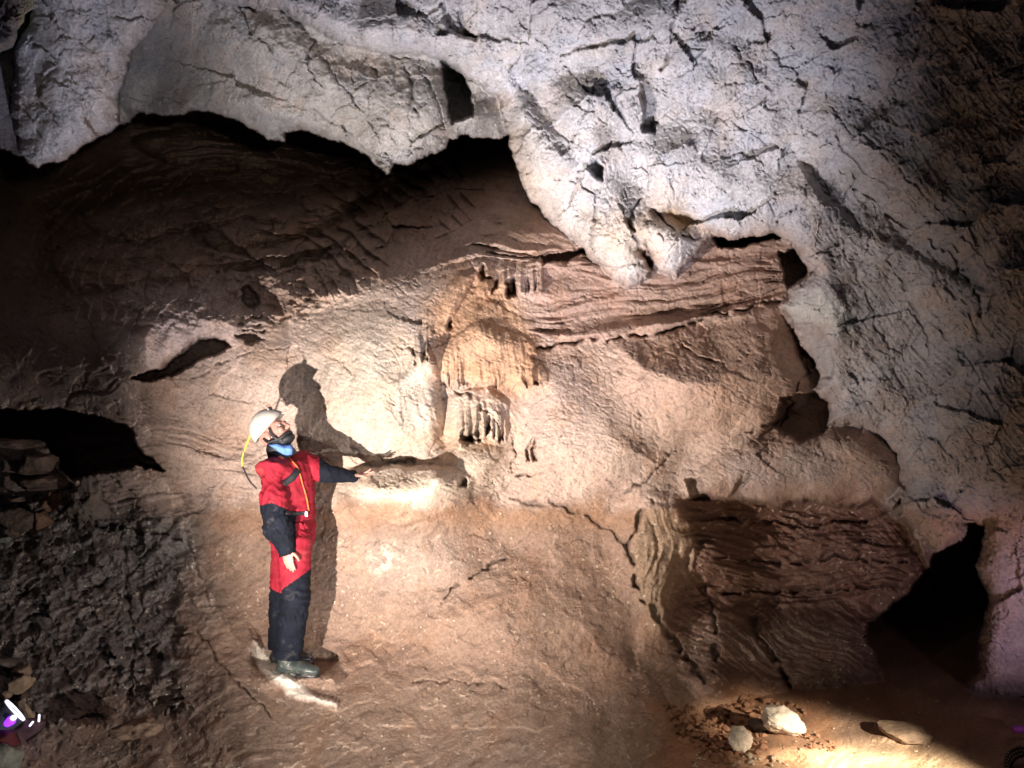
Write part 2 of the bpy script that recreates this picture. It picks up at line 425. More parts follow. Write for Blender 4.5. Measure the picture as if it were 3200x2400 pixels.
# deep passage on the right
hole([(3010, 1630), (3080, 1630), (3090, 1674), (3070, 1771), (3110, 1880), (3080, 1988), (3080, 2120), (3020, 2190), (2940, 2185), (2880, 2160), (2781, 2150),
      (2738, 2043), (2705, 1988), (2716, 1945), (2841, 1853), (2906, 1771), (2922, 1728), (2982, 1680)], 2.2, 7, 0.5)
# diagonal partings and cracks of the muddy bank and the wall
for pts, wd, dp in (
    ([(1594, 1370), (1612, 1420), (1596, 1450), (1606, 1480), (1640, 1490)], 3, 0.05),
    ([(1720, 1400), (1760, 1350)], 3, 0.03), ([(2090, 1430), (2130, 1400)], 3, 0.03),
    ([(1500, 1530), (1580, 1490), (1700, 1480)], 3, 0.03),
    ([(2440, 1330), (2480, 1240), (2520, 1160), (2500, 1060), (2450, 970)], 6, 0.06),
    ([(2300, 1370), (2440, 1310), (2480, 1260)], 4, 0.04),
    ([(1950, 1540), (2020, 1500), (2080, 1440)], 5, 0.04),
    ([(1600, 1560), (1760, 1580), (1880, 1640), (1960, 1700)], 8, 0.03),
    ([(1380, 1880), (1480, 1790), (1590, 1740)], 6, 0.05), ([(1300, 2130), (1480, 2130), (1620, 2160)], 5, 0.03),
    ([(2030, 1560), (1960, 1700), (1990, 1840), (2090, 1980), (2200, 2130)], 10, 0.09),
    ([(620, 1960), (680, 2060), (760, 2150), (850, 2240)], 5, 0.03),
    ([(400, 1800), (560, 1620), (640, 1580)], 6, 0.04), ([(380, 1640), (400, 1900), (420, 2040), (400, 2200)], 6, 0.03),
    ([(570, 1620), (620, 1780), (650, 1900)], 5, 0.03), ([(420, 2060), (540, 1990), (600, 1980)], 5, 0.04),
    ([(240, 1560), (300, 1640), (420, 1650), (560, 1680)], 9, 0.07),
    ([(280, 820), (420, 700), (600, 640)], 6, 0.07), ([(900, 820), (1050, 770), (1200, 680), (1330, 600)], 8, 0.12),
    ([(640, 780), (850, 720), (1010, 640)], 6, 0.1), ([(620, 700), (760, 620), (900, 600)], 5, 0.1),
    ([(820, 900), (880, 860), (960, 830), (1000, 860)], 6, 0.07), ([(870, 1010), (950, 960), (990, 900)], 7, 0.08),
    ([(470, 850), (440, 950), (400, 1080)], 4, 0.04), ([(780, 1100), (700, 1130), (600, 1180)], 4, 0.04),
    ([(1100, 1400), (1200, 1440), (1300, 1440)], 6, 0.04), ([(1296, 1080), (1300, 1120), (1290, 1140)], 4, 0.06),
    ([(1380, 1140), (1320, 1110), (1280, 1080)], 4, 0.03), ([(1380, 1200), (1460, 1230), (1540, 1300), (1560, 1340)], 4, 0.04),
    ([(2130, 1090), (2180, 1120), (2260, 1130)], 7, 0.05), ([(2250, 1620), (2500, 1640), (2700, 1630)], 8, 0.08),
    ([(2240, 1740), (2450, 1760), (2650, 1740), (2840, 1760)], 7, 0.07), ([(2260, 1850), (2500, 1850), (2800, 1830)], 8, 0.1),
    ([(2340, 1890), (2370, 1990), (2420, 2060), (2470, 2140)], 10, 0.09), ([(2200, 1830), (2240, 1960), (2230, 2100)], 9, 0.08),
    ): crack(pts, wd, dp)
# the groove rows of the fluted buttress
xc_ = U - 40 * np.exp(-((V - 1710) / 85) ** 2) + 16 * np.exp(-((V - 1890) / 80) ** 2) - 0.7 * WU
mf_ = region([(2020, 1580), (2130, 1600), (2165, 1700), (2110, 1800), (2095, 1980), (2035, 1985), (2010, 1800)], 18)
nf_ = 1 - 2 * np.abs(perlin(xc_ / 34, V / 260, 95)) + 0.4 * perlin(xc_ / 11, V / 200, 96)
YD -= 0.030 * mf_ * (nf_ - 0.3)
GROOVE = np.maximum(GROOVE, 0.4 * mf_ * sst(0.0, -0.4, nf_))

# --- floor sheet meets the wall
FLOORZ = -0.35
YF = ((CAM[2] - FLOORZ) * FPX / np.maximum(V - 1200, 400) + CAM[1]).astype(f32)
YF = YF - 0.10 * fbm(U / 300, V / 90, 2, 101) - 0.004 * fbm(U / 20, V / 10, 3, 103)
YF = YF - 0.18 * G(2120, 2180, 120, 60) - 0.22 * G(2480, 2330, 150, 40) - 0.1 * G(2800, 2300, 80, 20)
floor_w = sst(-0.10, 0.10, YD - YF)
k_ = 0.10
h_ = np.clip(0.5 + 0.5 * (YD - YF) / k_, 0, 1)
h_[V < 1800] = 0
YD = YD * (1 - h_) + YF * h_ - k_ * h_ * (1 - h_) * (V >= 1800)
ZONE = np.zeros(U.shape, np.int8)        # 0 wall, 1 floor, 2 ceiling, 3 overhang
ZONE[(h_ > 0.5)] = 1
# standing ledge under the caver's boots
Yst = 1.862 * FPX / np.maximum(V - 1200, 400) - 6
Yst = np.where(V < 2062, 0.225 + (2062 - V) * 0.0009, Yst).astype(f32)
wst = region([(800, 1960), (1000, 1960), (1060, 2070), (1050, 2130), (820, 2130), (790, 2060)], 26)
YD = YD * (1 - wst) + (Yst + 0.005 * fbm(U / 20, V / 20, 2, 107)) * wst

# ------------------------------------------------------------------ masses in front of the wall
def layer(pts, Yl, roundw, rounda, zone, soft=4.0, ragged=True, warp=None):
    """a body of rock whose flank turns back towards the wall behind it"""
    global YD
    P = (RU, RV) if ragged else (SU, SV)
    sd = poly_sd(P, pts)
    m = sst(-soft, soft, sd)
    q = np.clip(sd / roundw, 0, 1)
    Yr = Yl + rounda * (1 - np.sqrt(np.clip(1 - (1 - q) ** 2, 0, 1)))
    nearer = Yr < YD
    YD = np.where(nearer, YD * (1 - m) + Yr * m, YD).astype(f32)
    ZONE[(m > 0.5) & nearer] = zone
    return sst(-20, 20, sd), sd

Cp = [(560, -600), (640, -40), (673, 14), (868, 24), (950, 70), (1031, 117), (1112, 146), (1200, 168), (1304, 168), (1391, 187), (1445, 233), (1488, 260), (1559, 304),
      (1575, 353), (1597, 467), (1624, 543), (1635, 586), (1673, 640), (1727, 700), (1814, 760), (1836, 803), (1895, 846), (1950, 899), (2004, 886),
      (2036, 848), (2012, 790), (2031, 804), (2063, 848), (2112, 867), (2134, 831), (2163, 803), (2217, 738), (2300, 746), (2418, 730), (2480, 760),
      (2505, 814), (2532, 853), (2467, 902), (2461, 934), (2434, 956), (2472, 1010), (2505, 1086), (2543, 1130), (2567, 1179), (2548, 1222),
      (2591, 1255), (2597, 1287), (2580, 1336), (2646, 1325), (2738, 1347), (2803, 1417), (2825, 1520), (2770, 1570), (2798, 1613), (2841, 1625),
      (2890, 1684), (2928, 1728), (2982, 1706), (3025, 1668), (3020, 1636), (3074, 1641), (3077, 1679), (3053, 1771), (3093, 1880), (3063, 1988),
      (3058, 2097), (3025, 2151), (3140, 2170), (3200, 2180), (3500, 2260), (3900, 2360), (3900, -600)]
Bp = [(-800, 480), (0, 462), (30, 470), (60, 490), (374, 385), (412, 390), (423, 353), (515, 361), (635, 350), (700, 361), (770, 391), (841, 439),
      (890, 445), (892, 418), (944, 404), (1031, 434), (1145, 483), (1183, 521), (1206, 548), (1217, 548), (1233, 515), (1304, 505), (1369, 475),
      (1401, 467), (1407, 434), (1456, 423), (1559, 440), (1586, 412), (1700, 420), (1700, -600), (-800, -600)]
YB = 1.45 - 1.35 * sst(500, -250, V) - 0.5 * sst(0, -460, V)
YB = YB - 0.30 * G(1270, 400, 170, 150, 20) - 0.22 * G(760, 120, 220, 110) - 0.16 * G(1040, 300, 190, 90, 25)
YB = YB + 1.1 * G(430, 280, 170, 220) + 0.22 * G(600, 230, 190, 130) + 0.18 * G(1420, 280, 40, 130) - 0.12 * G(900, 370, 240, 30, 20)
YB = YB - 0.16 * G(1500, 360, 60, 50) + 0.10 * fbm(U / 260, V / 260, 3, 113) + 0.05 * fbm(U / 120, V / 120, 4, 111)
sdc_ = poly_sd((RU, RV), Cp)
YB = YB + 0.32 * np.exp(-(np.maximum(-sdc_, 0) / 80) ** 2) * (U > 600)
mB, sdB = layer(Bp, YB.astype(f32), 60, 0.30, 2)
hole([(1378, 190), (1440, 205), (1470, 290), (1480, 360), (1440, 372), (1415, 390), (1400, 340), (1385, 250)], 0.55, 6, 0.8)

Ap = [(488, 70), (418, 157), (380, 260), (369, 325), (365, 385), (350, 415), (300, 430), (262, 448), (210, 503), (160, 510), (120, 523), (85, 510),
      (62, 480), (66, 440), (45, 410), (35, 350), (40, 300), (50, 210), (45, 150), (70, 100), (95, 60), (100, -600), (600, -600), (520, 0)]
YA = 0.15 - 0.9 * sst(500, -400, V) - 0.14 * G(230, 330, 110, 120) + 0.14 * G(100, 200, 60, 160) + 0.05 * fbm(U / 90, V / 90, 4, 121)
mA, sdA = layer(Ap, YA.astype(f32), 70, 0.35, 3)

colsC = [-600, 700, 1200, 1600, 2000, 2400, 2800, 3200, 3800]
rowsC = [-500, 0, 300, 600, 850, 1100, 1400, 1700, 2000, 2200, 2400]
valsC = [
 [-1.1, -1.0, -1.0, -1.1, -1.2, -1.5, -1.9, -2.2, -2.6],
 [-0.4, -0.3, -0.2, -0.4, -0.6, -0.9, -1.3, -1.6, -2.0],
 [0.0, 0.1, 0.25, 0.0, -0.3, -0.5, -0.9, -1.3, -1.7],
 [0.4, 0.4, 0.45, 0.35, 0.0, -0.15, -0.5, -1.0, -1.5],
 [0.6, 0.6, 0.5, 0.5, 0.35, 0.20, -0.2, -0.8, -1.3],
 [0.6, 0.6, 0.5, 0.5, 0.4, 0.45, 0.05, -0.55, -1.1],
 [0.7, 0.7, 0.5, 0.5, 0.5, 0.50, 0.30, -0.3, -0.9],
 [0.8, 0.8, 0.6, 0.6, 0.6, 0.7, 0.60, 0.1, -0.6],
 [1.0, 1.0, 0.8, 0.8, 0.8, 0.9, 0.9, 0.5, 0.0],
 [1.1, 1.1, 1.0, 1.0, 1.0, 1.0, 1.0, 0.8, 0.4],
 [1.1, 1.1, 1.0, 1.0, 1.0, 1.0, 1.0, 0.8, 0.4]]
YC = interp_grid(colsC, rowsC, valsC)
YC = YC - 0.20 * G(1780, 430, 110, 190, 25) - 0.22 * G(1930, 760, 110, 130, 30) - 0.16 * G(2100, 790, 70, 80) - 0.12 * G(1600, 180, 140, 120, 40)
YC = YC + 0.16 * G(1690, 330, 40, 230, -38) + 0.14 * G(1990, 560, 80, 60, 20) - 0.14 * G(2080, 520, 100, 80) + 0.10 * G(2120, 690, 110, 40, 15)
YC = YC - 0.16 * G(2330, 640, 130, 100) - 0.14 * G(1250, 90, 170, 60, 5) - 0.16 * G(2560, 860, 90, 200, -25) + 0.14 * G(2440, 720, 60, 60)
YC = YC + 0.10 * G(2640, 640, 60, 60) + 0.12 * G(2800, 700, 240, 50, 38) - 0.16 * G(2760, 500, 240, 60, 36) - 0.10 * G(2600, 1040, 60, 110)
YC = YC + 0.16 * G(2530, 1080, 45, 90, -20) + 0.18 * G(2900, 1100, 120, 120) - 0.12 * G(3000, 1350, 120, 200) - 0.12 * G(2860, 1600, 80, 60)
YC = YC + 0.24 * (1 - 0.65 * sst(2150, 2600, U)) * fbm(U / 340, V / 340, 3, 131) + 0.05 * fbm(U / 150, V / 150, 2, 132) 
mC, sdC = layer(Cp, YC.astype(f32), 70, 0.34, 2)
ZONE[(ZONE == 2) & (mC > 0.5) & (U > 2400) & (V > 1250 - 0.55 * (U - 2400) * 0)] = 3

Dp = [(-800, 260), (0, 162), (40, 145), (53, 120), (52, 95), (75, 65), (75, 45), (103, 25), (103, 0), (105, -600), (-800, -600)]
YDl = -1.2 - 0.002 * (0 - V) * 0 + 0.04 * fbm(U / 60, V / 60, 3, 141)
mD, sdD = layer(Dp, (YDl + 0 * U).astype(f32), 40, 0.2, 3, ragged=False)

# slots, flaps and creases of the ceiling masses
recess([(2006, 262), (2030, 256), (2048, 300), (2052, 380), (2044, 412), (2010, 412)], 0.16, 6, True, 0.35)
recess([(1838, 520), (1862, 500), (1884, 520), (1880, 560), (1856, 556)], 0.22, 7, True, 0.4)
recess([(2030, 660), (2100, 650), (2180, 690), (2215, 740), (2170, 752), (2110, 716), (2060, 700)], 0.06, 6, True)
recess([(2500, 500), (2600, 505), (2740, 570), (2860, 660), (3000, 770), (3080, 900), (3000, 880), (2860, 790), (2700, 730), (2560, 610)], 0.07, 16, True, 0.2)
recess([(2470, 1010), (2540, 1010), (2590, 1070), (2606, 1130), (2600, 1180), (2570, 1180), (2510, 1090)], 0.10, 5, False)
recess([(2790, 1600), (2812, 1560), (2826, 1575), (2822, 1600), (2800, 1612)], 0.3, 5, True, 0.5)
for pts, wd, dp in (
    ([(2122, -20), (2105, 80), (2098, 140), (2075, 200), (2062, 228)], 7, 0.08),
    ([(2140, 150), (2200, 160), (2120, 240)], 4, 0.04), ([(1425, 20), (1440, 80), (1490, 130)], 8, 0.08), ([(1560, 0), (1690, 130), (1770, 210), (1835, 290)], 6, 0.05),
    ([(1835, 290), (1840, 330), (1815, 380)], 4, 0.04), ([(1880, 230), (1850, 300), (1870, 380)], 4, 0.03), ([(1850, 330), (1790, 440), (1765, 500)], 4, 0.04),
    ([(1780, 400), (1778, 470), (1770, 500)], 3, 0.04), ([(1905, 380), (1930, 300), (1990, 260)], 5, 0.04), ([(1805, 560), (1860, 610), (1858, 690), (1840, 760), (1870, 800)], 5, 0.06),
    ([(2000, 620), (1960, 690), (2010, 760), (2034, 800)], 9, 0.10), ([(2040, 650), (2080, 700), (2160, 755)], 8, 0.10), ([(2060, 720), (2090, 780), (2070, 830)], 4, 0.05),
    ([(2110, 740), (2130, 800)], 4, 0.05), ([(2095, 530), (2110, 560), (2100, 620)], 4, 0.04), ([(1730, 560), (1800, 570), (1840, 530)], 4, 0.05),
    ([(2130, 500), (2140, 540), (2200, 560)], 4, 0.05), ([(2290, 380), (2360, 440)], 4, 0.05), ([(2230, 210), (2220, 100), (2290, 40)], 4, 0.04),
    ([(2300, 150), (2340, 200), (2380, 250)], 9, 0.07), ([(2580, 290), (2620, 360), (2680, 430)], 5, 0.04), ([(2600, 430), (2700, 540), (2800, 600), (2900, 690), (3000, 790)], 7, 0.07),
    ([(2700, 420), (2820, 540), (2960, 680), (3080, 820), (3160, 900)], 5, 0.05), ([(2640, 560), (2800, 690), (2960, 790), (3060, 930), (3070, 1000)], 8, 0.08),
    ([(2280, 500), (2350, 470), (2400, 560)], 4, 0.04), ([(2400, 600), (2430, 680), (2500, 640)], 5, 0.05), ([(2250, 700), (2330, 670), (2420, 690), (2480, 660)], 5, 0.05),
    ([(2480, 770), (2560, 830), (2500, 900)], 5, 0.05), ([(2780, 820), (2850, 930), (2900, 1080)], 6, 0.05), ([(2620, 740), (2700, 900), (2760, 1060), (2900, 1200)], 5, 0.04),
    ([(2960, 900), (3020, 960), (3060, 1060)], 10, 0.08), ([(2900, 1000), (3020, 1120), (3120, 1300)], 6, 0.05), ([(2700, 1180), (2830, 1240), (2880, 1400)], 5, 0.04),
    ([(3000, 1300), (3060, 1400), (3140, 1500)], 6, 0.05), ([(2620, 1250), (2760, 1260), (2840, 1330)], 4, 0.04), ([(2840, 1560), (2900, 1600), (2960, 1620)], 6, 0.05),
    ([(2950, 1620), (2940, 1700)], 4, 0.05), ([(2520, 950), (2640, 990), (2660, 1080)], 4, 0.03),
    # middle mass
    ([(740, 20), (780, 100), (850, 160)], 6, 0.07), ([(880, 30), (950, 90), (975, 130), (960, 190)], 7, 0.07), ([(950, 200), (1010, 270)], 5, 0.05),
    ([(1000, 170), (1060, 260), (1110, 300)], 5, 0.05), ([(1100, 180), (1110, 280)], 4, 0.05), ([(1110, 280), (1150, 255)], 4, 0.05), ([(1140, 160), (1180, 250)], 5, 0.06),
    ([(1260, 190), (1300, 340)], 6, 0.06), ([(1180, 350), (1240, 440), (1350, 470)], 5, 0.05), ([(1100, 290), (1160, 400), (1200, 480)], 6, 0.05), ([(940, 300), (1010, 292)], 4, 0.04),
    ([(530, 140), (570, 200), (605, 225)], 4, 0.04), ([(450, 295), (540, 305), (580, 345)], 3, 0.03), ([(890, 320), (940, 240)], 3, 0.03), ([(1330, 240), (1360, 330), (1400, 400)], 6, 0.06),
    ([(1290, 350), (1340, 390), (1390, 400)], 4, 0.05), ([(1200, 170), (1290, 190), (1340, 260)], 4, 0.05), ([(860, 330), (980, 350), (1100, 420), (1180, 500)], 5, 0.03),
    # left lobe
    ([(60, 300), (110, 390), (140, 440)], 9, 0.06), ([(100, 110), (90, 140), (150, 150), (170, 180)], 6, 0.06), ([(115, 280), (150, 350), (200, 400)], 4, 0.05),
    ([(190, 170), (150, 250), (120, 290)], 10, 0.05), ([(370, 50), (440, 60), (480, 70)], 6, 0.06), ([(270, 130), (300, 110)], 6, 0.05), ([(130, 0), (160, 60)], 9, 0.07),
    ([(180, 260), (270, 300)], 3, 0.03), ([(325, 60), (355, 140)], 5, 0.03),
    ): crack(pts, wd * 0.85, dp * (0.5 if pts[0][0] > 2200 else 0.75), 0.8, seed=int(pts[0][0]) % 97)
recess([(1378, 10), (1430, -20), (1445, 70), (1480, 120), (1430, 118), (1400, 90)], 0.08, 8, True, 0.2)

# ------------------------------------------------------------------ surface character
ceil_m = np.maximum(np.maximum(mA, mB), mC) .astype(f32)
ceil_m = np.maximum(ceil_m, mD)
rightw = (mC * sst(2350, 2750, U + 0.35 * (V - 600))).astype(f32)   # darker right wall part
BK = sst(1545, 1615, V + WV * 2 + 75 * fbm(U / 230, V / 150, 3, 219) + 14)
bank = ((1 - ceil_m) * BK).astype(f32)
upper = ((1 - ceil_m) * (1 - BK)).astype(f32)
wetl = sst(-100, 100, poly_sd((U, V), [(-800, 1500), (200, 1480), (350, 1540), (560, 1600), (640, 1700), (640, 1900), (620, 2060), (560, 2200), (300, 2230), (0, 2200), (-800, 2250)]) + 190 * fbm(U / 260, V / 260, 4, 218)).astype(f32)
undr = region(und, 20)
flr = np.where(ZONE == 1, 1.0, 0.0).astype(f32)
clods = region([(2020, 2180), (2150, 2200), (2330, 2150), (2600, 2180), (2620, 2330), (2500, 2400), (2100, 2440), (2060, 2330)], 40)

# anisotropic grain
FU = U + 34 * perlin(U / 210, V / 210, 195) + 5 * perlin(U / 40, V / 40, 197); FV = V + 34 * perlin(U / 210, V / 210, 196) + 5 * perlin(U / 40, V / 40, 198)
flow = rotn(24, 110, 9, 4, 201, X=FU, Y=FV)
YD -= upper * (0.006 * flow + 0.004 * rotn(30, 70, 5, 3, 202, X=FU, Y=FV))
YD -= rightw * 0.016 * rotn(52, 120, 15, 4, 203, X=FU, Y=FV)
YD -= bank * 0.011 * rotn(-28, 130, 24, 4, 205, X=FU, Y=FV)
YD -= wetl * (0.012 * rotn(-35, 120, 34, 3, 207, ridged=True, X=FU, Y=FV) + 0.07 * fbm(RU / 150, RV / 110, 3, 208, ridged=True) - 0.05)
YD -= undr * 0.035 * rotn(30, 120, 16, 4, 209, X=FU, Y=FV) * (1 - flr)
# isotropic roughness
iso = fbm(U / 34, V / 34, 4, 211, 0.62)
PATCH = sst(-0.15, 0.3, perlin(U / 190, V / 190, 217))
YD -= (0.002 * ceil_m + 0.008 * PATCH * ceil_m + 0.003 * upper + 0.008 * PATCH * upper + 0.005 * bank + 0.006 * wetl + 0.01 * undr) * iso
med = fbm(U / 85, V / 85, 3, 213)
YD -= (0.012 * ceil_m + 0.010 * upper + 0.02 * bank) * med
left_rough = region([(150, 560), (700, 520), (1400, 480), (1500, 640), (1300, 760), (1120, 900), (900, 1000), (300, 1000), (100, 900)], 60)
rr_ = np.sqrt(((U - 800) / 640) ** 2 + ((V - 1150) / 640) ** 2) + 0.05 * fbm(U / 150, V / 150, 3, 223)
ph_ = rr_ * 15 + 0.8 * perlin(U / 300, V / 300, 225)
saw = ph_ - np.floor(ph_); saw = np.where(saw > 0.85, (1 - saw) / 0.15 * 0.85, saw)
lr2 = left_rough * sst(0.25, 0.45, rr_)
YD += lr2 * (0.16 + 0.45 * sst(900, 500, V)) * (saw - 0.4) * sst(-0.15, 0.30, perlin(U / 200, V / 80, 227))
YD -= left_rough * (0.12 * fbm(U / 90, V / 40, 4, 215, 0.6, ridged=True) + 0.25 * fbm(U / 260, V / 110, 2, 216))
fa, fe = facets((RU + 0.5 * V) / 210, (RV - 0.3 * U) / 170, 231, 0.6)
DEEP = 0.6 + 0.8 * np.clip(YD - 0.5, 0, 4)
YD -= (0.10 * ceil_m * (1 - 0.3 * rightw) + 0.02 * upper * (1 - left_rough) + 0.10 * left_rough * DEEP) * fa
fa, fe = facets((U + WU * 2 + 0.4 * V) / 84, (V + WV * 2) / 66, 233, 0.5)
YD -= (0.022 * ceil_m + 0.008 * upper + 0.05 * left_rough * DEEP + 0.05 * wetl) * fa
fl_ = np.exp(-(fe / 0.05) ** 2) * (0.5 * ceil_m * sst(0, .3, perlin(U / 160, V / 160, 235)) + 0.5 * wetl)
YD += 0.010 * fl_; GROOVE = np.maximum(GROOVE, 0.3 * fl_)
fa, fe = facets((U + WU * 2) / 36, (V + WV * 2) / 27, 237, 0.5)
YD -= (0.004 * ceil_m * PATCH + 0.014 * wetl * PATCH) * fa
# chips: facets of broken rock with cracks between
wx = U + 26 * perlin(U / 70, V / 70, 301); wy = V + 26 * perlin(U / 70, V / 70, 302)
f1, f2, cid = worley(wx / 62, wy / 46, 303)
e = f2 - f1
cm = sst(0.12, 0.40, perlin(U / 150, V / 150, 304)) * (0.35 * ceil_m + 0.4 * upper + 0.12 * bank) + 0.9 * left_rough + 0.2 * wetl
cm = np.clip(cm, 0, 1)
cr = np.exp(-(e / 0.07) ** 2)
SHELF = 1 - 0.8 * G(1260, 1530, 260, 90)
cm = cm * SHELF
YD += cm * (0.028 * cr - 0.024 * (cid - 0.5))
GROOVE = np.maximum(GROOVE, 0.45 * cm * cr * (1 - 0.5 * wetl))
f1, f2, cid2 = worley((wx + 40) / 24, (wy - 30) / 19, 313)
e = f2 - f1
cm2 = sst(0.05, 0.35, perlin(U / 100, V / 100, 314)) * (0.55 * ceil_m + 0.5 * upper + 0.1 * bank) + 0.6 * left_rough + 0.25 * wetl * PATCH
cm2 = np.clip(cm2, 0, 1)
cr2 = np.exp(-(e / 0.10) ** 2)
YD += cm2 * (0.014 * cr2 - 0.010 * (cid2 - 0.5))
GROOVE = np.maximum(GROOVE, 0.4 * cm2 * cr2 * (1 - 0.6 * wetl))
# short broken cracks following the grain
for sd_, ang, msk, amp in ((321, 55, ceil_m, 0.020), (323, -20, ceil_m * (1 - rightw), 0.014), (325, 30, upper, 0.014), (327, 110, ceil_m * (1 - rightw), 0.014), (329, 62, rightw, 0.012), (331, -30, bank, 0.012)):
    n = rotn(ang, 60, 22, 2, sd_, X=FU, Y=FV)
    g = np.exp(-(n / 0.035) ** 2) * sst(0.10, 0.35, perlin(U / 48, V / 48, sd_ + 1)) * msk
    YD += amp * g
    GROOVE = np.maximum(GROOVE, 0.65 * g)
# pits
pit = sst(0.46, 0.66, perlin(RU / 15, RV / 13, 341)) * sst(0.0, 0.4, perlin(U / 120, V / 120, 342)) * (ceil_m + 0.8 * upper + 0.25 * bank)
YD += 0.009 * pit
GROOVE = np.maximum(GROOVE, 0.6 * np.clip(pit, 0, 1))
# ragged crust of the bank
crust = sst(0.05, 0.30, perlin(RU / 90, RV / 60, 351)) * bank * (1 - flr)
YD -= 0.012 * crust
# fine tooth
YD -= 0.003 * fbm(U / 9, V / 9, 2, 361) * (1 - 0.6 * bank)
# ------------------------------------------------------------------ the rock's colours
C3 = np.zeros(U.shape + (3,), f32)
def paint(rgb, m):
    global C3
    m = np.clip(m, 0, 1)[..., None]
    C3 = C3 * (1 - m) + np.array(rgb, f32) * m
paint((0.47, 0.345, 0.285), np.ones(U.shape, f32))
paint((0.30, 0.20, 0.15), left_rough * 0.9)
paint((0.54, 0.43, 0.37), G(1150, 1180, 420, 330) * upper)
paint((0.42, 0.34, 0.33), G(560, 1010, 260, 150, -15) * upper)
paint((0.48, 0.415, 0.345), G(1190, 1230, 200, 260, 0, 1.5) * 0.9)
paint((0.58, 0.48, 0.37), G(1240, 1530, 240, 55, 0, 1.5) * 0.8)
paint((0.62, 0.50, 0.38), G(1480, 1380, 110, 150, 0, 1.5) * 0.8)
paint((0.52, 0.315, 0.19), region([(1330, 960), (1440, 850), (1560, 860), (1680, 1040), (1710, 1210), (1600, 1240), (1500, 1210), (1350, 1180)], 45) * 0.9)
paint((0.43, 0.29, 0.235), st1 * 0.8)
paint((0.36, 0.20, 0.13), G(1950, 700, 300, 120) * upper * 0.5)
paint((0.48, 0.325, 0.245), G(2200, 1180, 330, 260, 0, 2) * upper * 0.8)
paint((0.52, 0.40, 0.33), G(1900, 1420, 380, 130) * upper * 0.7)
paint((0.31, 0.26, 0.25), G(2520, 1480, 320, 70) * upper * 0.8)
# muddy bank
paint((0.275, 0.182, 0.133), bank)
paint((0.36, 0.20, 0.11), bank * G(1500, 1610, 700, 45) * 0.6)
paint((0.33, 0.27, 0.23), bank * G(1250, 1750, 260, 110) * 0.55)
paint((0.36, 0.265, 0.20), bank * sst(2050, 2350, V) * 0.7)
paint((0.13, 0.110, 0.102), wetl * 0.92)
paint((0.20, 0.145, 0.11), G(500, 2260, 420, 140) * bank * 0.7)
paint((0.145, 0.075, 0.050), undr * (1 - flr) * 0.92)  # undercut's red-brown, painted darker to stand in for its shade
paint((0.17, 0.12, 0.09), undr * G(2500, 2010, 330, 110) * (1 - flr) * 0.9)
paint((0.30, 0.21, 0.14), region([(2010, 1600), (2150, 1600), (2160, 1700), (2080, 1860), (2060, 2000), (2000, 1900), (1980, 1720)], 25) * 0.9)
# floor
paint((0.26, 0.165, 0.105), flr)
paint((0.50, 0.36, 0.21), flr * G(2720, 2420, 330, 90, 0, 1.5))
paint((0.40, 0.22, 0.12), clods * 0.85)
# ceiling masses
nz = fbm(U / 110, V / 110, 4, 441) * 110
cC = sst(-75, 55, sdC + nz) * (mC > 0.02) + 0 * U; cB = sst(-30, 30, sdB); cA = sst(-20, 20, sdA)
cC = np.maximum(cC * sst(-20, 60, sdC + 20), sst(30, 150, sdC)).astype(f32)
ceil_c = np.maximum(np.maximum(cA, cB), np.maximum(cC, mD))
paint((0.54, 0.525, 0.54), ceil_c)
paint((0.40, 0.375, 0.345), mB * (1 - mC) * (1 - mA) * 0.8)
paint((0.50, 0.42, 0.34), mC * G(1650, 560, 80, 260, -30) * 0.8)
paint((0.52, 0.42, 0.32), mC * G(1960, 740, 170, 130) * 0.75)
paint((0.50, 0.33, 0.17), mC * G(2130, 690, 70, 35, 30) * 0.9)
paint((0.34, 0.28, 0.25), mC * G(2560, 760, 160, 160) * 0.6)
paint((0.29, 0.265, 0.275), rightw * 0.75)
paint((0.44, 0.43, 0.42), mC * region([(2450, 950), (2560, 900), (2680, 1000), (2660, 1080), (2620, 1080), (2600, 1010), (2480, 1010)], 14) * 0.9)
paint((0.30, 0.18, 0.10), rightw * sst(1540, 1640, V) * 0.6)
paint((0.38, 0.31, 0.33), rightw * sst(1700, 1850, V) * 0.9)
paint((0.14, 0.12, 0.12), mC * G(1240, 20, 50, 50) * 0.5)
paint((0.30, 0.36, 0.18), mD * sst(40, 0, sdD) * 0.6)
paint((0.21, 0.19, 0.22), mB * (U < 60) * 0.8)
# stains, patches and mineral flecks
st_a = fbm(U / 170, V / 170, 4, 401); st_b = fbm(RU / 50, RV / 50, 3, 405); st_c = fbm(RU / 14, RV / 14, 2, 409)
C3 *= (1 + 0.22 * st_a + 0.20 * st_b + 0.16 * st_c)[..., None]
dk = sst(0.30, 0.55, rotn(26, 22, 6, 2, 451, X=FU, Y=FV)) * sst(-0.2, 0.25, perlin(U / 90, V / 90, 453)) * (upper + 0.5 * ceil_m)
C3 *= (1 - 0.42 * dk)[..., None]
YD += 0.004 * dk
C3 *= (1 + 0.12 * rotn(28, 160, 12, 3, 455, X=FU, Y=FV) * (upper + bank))[..., None]
warm = sst(0.05, 0.35, fbm(U / 130, V / 130, 3, 411)) * 0.35
C3 *= 1 + warm[..., None] * np.array([0.08, -0.10, -0.26], f32)
cool = sst(0.05, 0.35, fbm(U / 150, V / 150, 3, 415)) * ceil_m * 0.5
C3 *= 1 + cool[..., None] * np.array([-0.10, -0.03, 0.08], f32)
f1, f2, cid3 = worley(RU / 30, RV / 30, 421)
fleck = sst(0.10, 0.05, f1 + 0.05 * perlin(U / 6, V / 6, 422)) * (cid3 > 0.60) * sst(-0.1, 0.3, perlin(U / 160, V / 160, 423))
